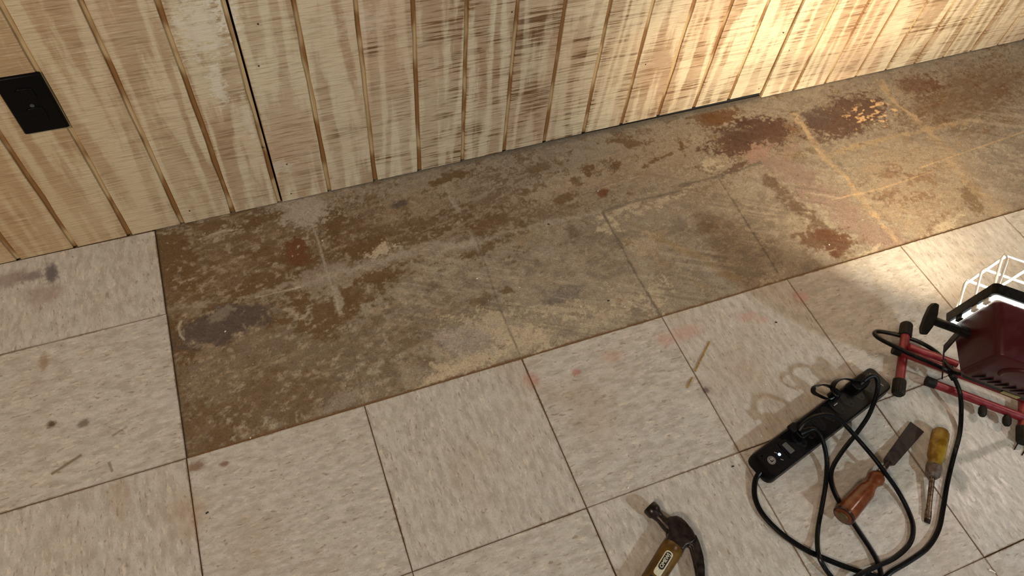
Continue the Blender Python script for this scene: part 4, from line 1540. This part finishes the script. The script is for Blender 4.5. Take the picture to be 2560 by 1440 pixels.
for s_ in (0, 1):
    cw = MB()
    outer = [(1738, 1338), (1748, 1360), (1757, 1390), (1761, 1420), (1762, 1450), (1757, 1478)]
    inner = [(1716, 1358), (1728, 1366), (1735, 1392), (1741, 1420), (1746, 1450), (1752, 1476)]
    vs, fs = [], []
    for k, (a_, b_) in enumerate(zip(outer, inner)):
        gapz = .0005 + .0035 * k / 5
        zA = (.0030 + .0005 * k, ZH - gapz) if s_ == 0 else (ZH + gapz, .0240 - .0008 * k)
        A_, B_ = hp(*a_), hp(*b_)
        vs += [(A_[0], A_[1], zA[0]), (A_[0], A_[1], zA[1]), (B_[0], B_[1], zA[1]), (B_[0], B_[1], zA[0])]
    for k in range(5):
        for i in range(4):
            j = (i + 1) % 4
            fs.append((4 * k + i, 4 * k + j, 4 * k + 4 + j, 4 * k + 4 + i))
    fs += [(0, 1, 2, 3), (20, 23, 22, 21)]
    cw.add(vs, fs)
    cw.build('claw', M['steel_dark'], head, bevel=.0016, seg=2, angle=.9)
h0 = (at(1664, 1354, ZH + .006) + at(1703, 1378, ZH + .006)) / 2
h1 = (at(1610, 1440, ZH + .006) + at(1665, 1440, ZH + .006)) / 2
h0[2] = h1[2] = ZH + .0015
dH = h1 - h0
dH /= np.linalg.norm(dH)
hh = MB()
hh.lathe(h0 - dH * .004, h0 + dH * .30, [(0, .0150), (.003, .0172), (.012, .0180), (.040, .0176), (.09, .0172), (.15, .0160), (.17, .0175), (.28, .0185), (.30, .0150)], 28, flat=.78)
hn = hh.build('handle', M['hammer_handle'], HM, angle=.9)
# label printed along the handle: cream outline panel with dark letters, red patch below
xh = -dH
yh = np.cross(Zz, xh)
topz = ZH + .0015 + .0178 * .78
def hl(d_, w_=0.0, up_=0.0):
    return h0 + dH * d_ + yh * w_ + Zz * (topz - h0[2] + up_)
H3l = (tuple(xh), tuple(yh), (0, 0, 1.0))
def flat_strip(name, mat, outline, up_, th=.00025):
    mb = MB(hl(0), H3l)
    def bendz(y_):
        return up_ - .0139 * (1 - math.sqrt(max(0, 1 - (y_ / .0178) ** 2)))
    n = len(outline)
    vs = [(x_, y_, bendz(y_)) for x_, y_ in outline] + [(x_, y_, bendz(y_) - th * 3) for x_, y_ in outline]
    mb.add(vs, [tuple(range(n)), tuple(range(n, 2 * n))[::-1]] + [(i, (i + 1) % n, n + (i + 1) % n, n + i) for i in range(n)])
    return mb.build(name, mat, hn, smooth=False)
flat_strip('label_panel', M['chalk_print'], rrect(.046, .0135, .0050, 4, -.037, 0), .0004)
flat_strip('label_panel', M['black_print'], rrect(.032, .0098, .0046, 4, -.032, 0), .0007)
flat_strip('label_panel', M['black_print'], rrect(.030, .0150, .0020, 2, -.078, 0), .0004)
flat_strip('label_panel', M['red_print'], [(-.068, -.005), (-.066, .002), (-.072, .005), (-.080, .003), (-.084, -.004), (-.075, -.002)], .0008)
text_mesh('label_letters', 'OMEWJ', .0080, (hl(.032, 0, .0009), tuple(xh), tuple(yh)), hn, M['chalk_print'], .0003, .0002)

# ================================================================== loose bits
def stick(name, label, cat, a, b, r, mat, group=None, z0=None):
    A_, B_ = at(a[0], a[1], z0 or r), at(b[0], b[1], r)
    mb = MB()
    mid = (A_ + B_) / 2 + np.array([.0004, .0006, 0])
    mb.tube([A_, mid, B_], r, seg=8, sub=5, flat=.8)
    o = mb.build(name, mat, origin=tuple(A_))
    return tag(o, label, cat, group)


M['straw'] = simple('dry_straw', (0.36, 0.22, 0.06), 0.6, grain=0.35, gscale=130)
stick('straw_stalk', 'longer piece of yellow straw lying above the tile joint', 'straw', (1774, 854), (1738, 928), .0016, M['straw'])
stick('straw_stalk', 'short piece of yellow straw lying below the tile joint', 'straw', (1731, 944), (1718, 969), .0016, M['straw'])
stick('wood_splinter', 'pale splinter on the tile at the lower right edge of the picture', 'splinter', (2472, 1424), (2488, 1432), .0014,
      simple('bleached_splinter', (0.80, 0.76, 0.66), 0.6, grain=0.2, gscale=300))
ws = MB()
ws.tube(path([(2536, 1124, .0014), (2545, 1108, .0022), (2550, 1107, .0022), (2564, 1117, .0022), (2562, 1126, .0018), (2555, 1138, .0014)]), .0011, seg=8, sub=5)
o = ws.build('wire_staple', M['steel_dark'])
tag(o, 'bent dark wire staple beside the right rubber foot of the work light', 'staple')
st_ = MB()
st_.tube(path([(2434, 1438, .0012), (2440, 1425, .0030), (2448, 1420, .0015)]), .0016, seg=6, sub=4)
ln = MB()
rs = random.Random(3)
M['crumb'] = simple('white_plaster_crumb', (0.82, 0.78, 0.68), 0.8, grain=0.1, gscale=500)
M['dark_crumb'] = simple('black_crumb', (0.015, 0.013, 0.012), 0.7, grain=0.3, gscale=500)
white = [((1914, 961), 'tiny white crumb on the tile above the power strip, below the soft shadow'),
         ((1903, 1091), 'white crumb on the tile beside the far edge of the power strip'),
         ((1837, 1139), 'white crumb at the tile corner just left of the power strip'),
         ((1797, 1158), 'small white crumb under the tile joint left of the power strip'),
         ((1570, 1219), 'white crumb beside the tile joint above the hammer face'),
         ((2213, 1066), 'pale crumb between the power strip and the chisel blade'),
         ((2073, 612), 'white crumb on the brown stained part of the bare strip'),
         ((1452, 767), 'white crumb at the lower middle of the bare strip by the cut tiles'),
         ((1299, 719), 'white crumb in the middle of the bare strip right of the ghost joint'),
         ((1193, 697), 'white crumb in the middle of the bare strip left of the ghost joint'),
         ((626, 1095), 'white crumb on the cut tile edge near the left corner of the bare strip'),
         ((806, 602), 'white crumb beside the vertical pale joint at the left of the bare strip'),
         ((1495, 478), 'white crumb on the small rust red spot of the bare strip'),
         ((563, 829), 'white crumb in the dark purple burn at the left of the bare strip'),
         ((864, 965), 'tiny white crumb on the olive area near the first cut tile'),
         ((2190, 690), 'small pale crumb on the lamp lit tile by the cut edge'),
         ((2201, 1126), 'tiny pale crumb left of the chisel blade in its shadow'),
         ((1562, 768), 'tiny white crumb right of the small black crumb on the bare strip')]
for q, lab_ in white:
    r_ = rs.uniform(.0010, .0021)
    zf = 0.0
    P_ = at(q[0], q[1], 0)
    if P_[1] > -(Y1 + T) and P_[0] > 0:
        zf = SLAB_Z + .0012
        P_ = at(q[0], q[1], zf)
    mb = MB(P_ + np.array([0, 0, r_ * .55 - .0002]))
    vs = []
    for (a_, b_, c_3) in ((1, 0, 0), (-1, 0, 0), (0, 1, 0), (0, -1, 0), (0, 0, .7), (0, 0, -.5), (.7, .7, .1), (-.6, -.7, .1)):
        f_2 = r_ * rs.uniform(.75, 1.3)
        vs.append((a_ * f_2 * 1.2, b_ * f_2, c_3 * f_2))
    import bmesh
    bm = bmesh.new()
    for v_ in vs:
        bm.verts.new([float(c) for c in mb.tr(v_)])
    bmesh.ops.convex_hull(bm, input=bm.verts)
    me = bpy.data.meshes.new('plaster_crumb')
    bmesh.ops.translate(bm, verts=bm.verts, vec=[-float(c) for c in P_])
    bm.to_mesh(me)
    bm.free()
    me.materials.append(M['crumb'])
    o = bpy.data.objects.new('plaster_crumb', me)
    COL.objects.link(o)
    o.location = [float(c) for c in P_]
    tag(o, lab_, 'crumb', 'white plaster crumbs on the floor')
for q, lab in (((1521, 752), 'small black crumb on the bare strip near the middle'), ((1940, 806), 'thin black crumb on the tile below the pink smear'),
               ((1832, 1166), 'small black crumb on the tile left of the power strip'), ((1371, 561), 'tiny black crumb on the bare strip below the siding'),
               ((518, 1282), 'tiny black crumb on the tile at the lower left')):
    P_ = at(q[0], q[1], 0)
    zf = SLAB_Z + .0012 if (P_[1] > -(Y1 + T) and P_[0] > 0) else 0.0
    P_ = at(q[0], q[1], zf)
    mb = MB(P_)
    mb.box((0, 0, .0009), (.0055, .0028, .0020), rz=rs.uniform(-.6, .6), taper=.6)
    o = mb.build('black_crumb', M['dark_crumb'], origin=tuple(P_), bevel=.0005)
    tag(o, lab, 'crumb')
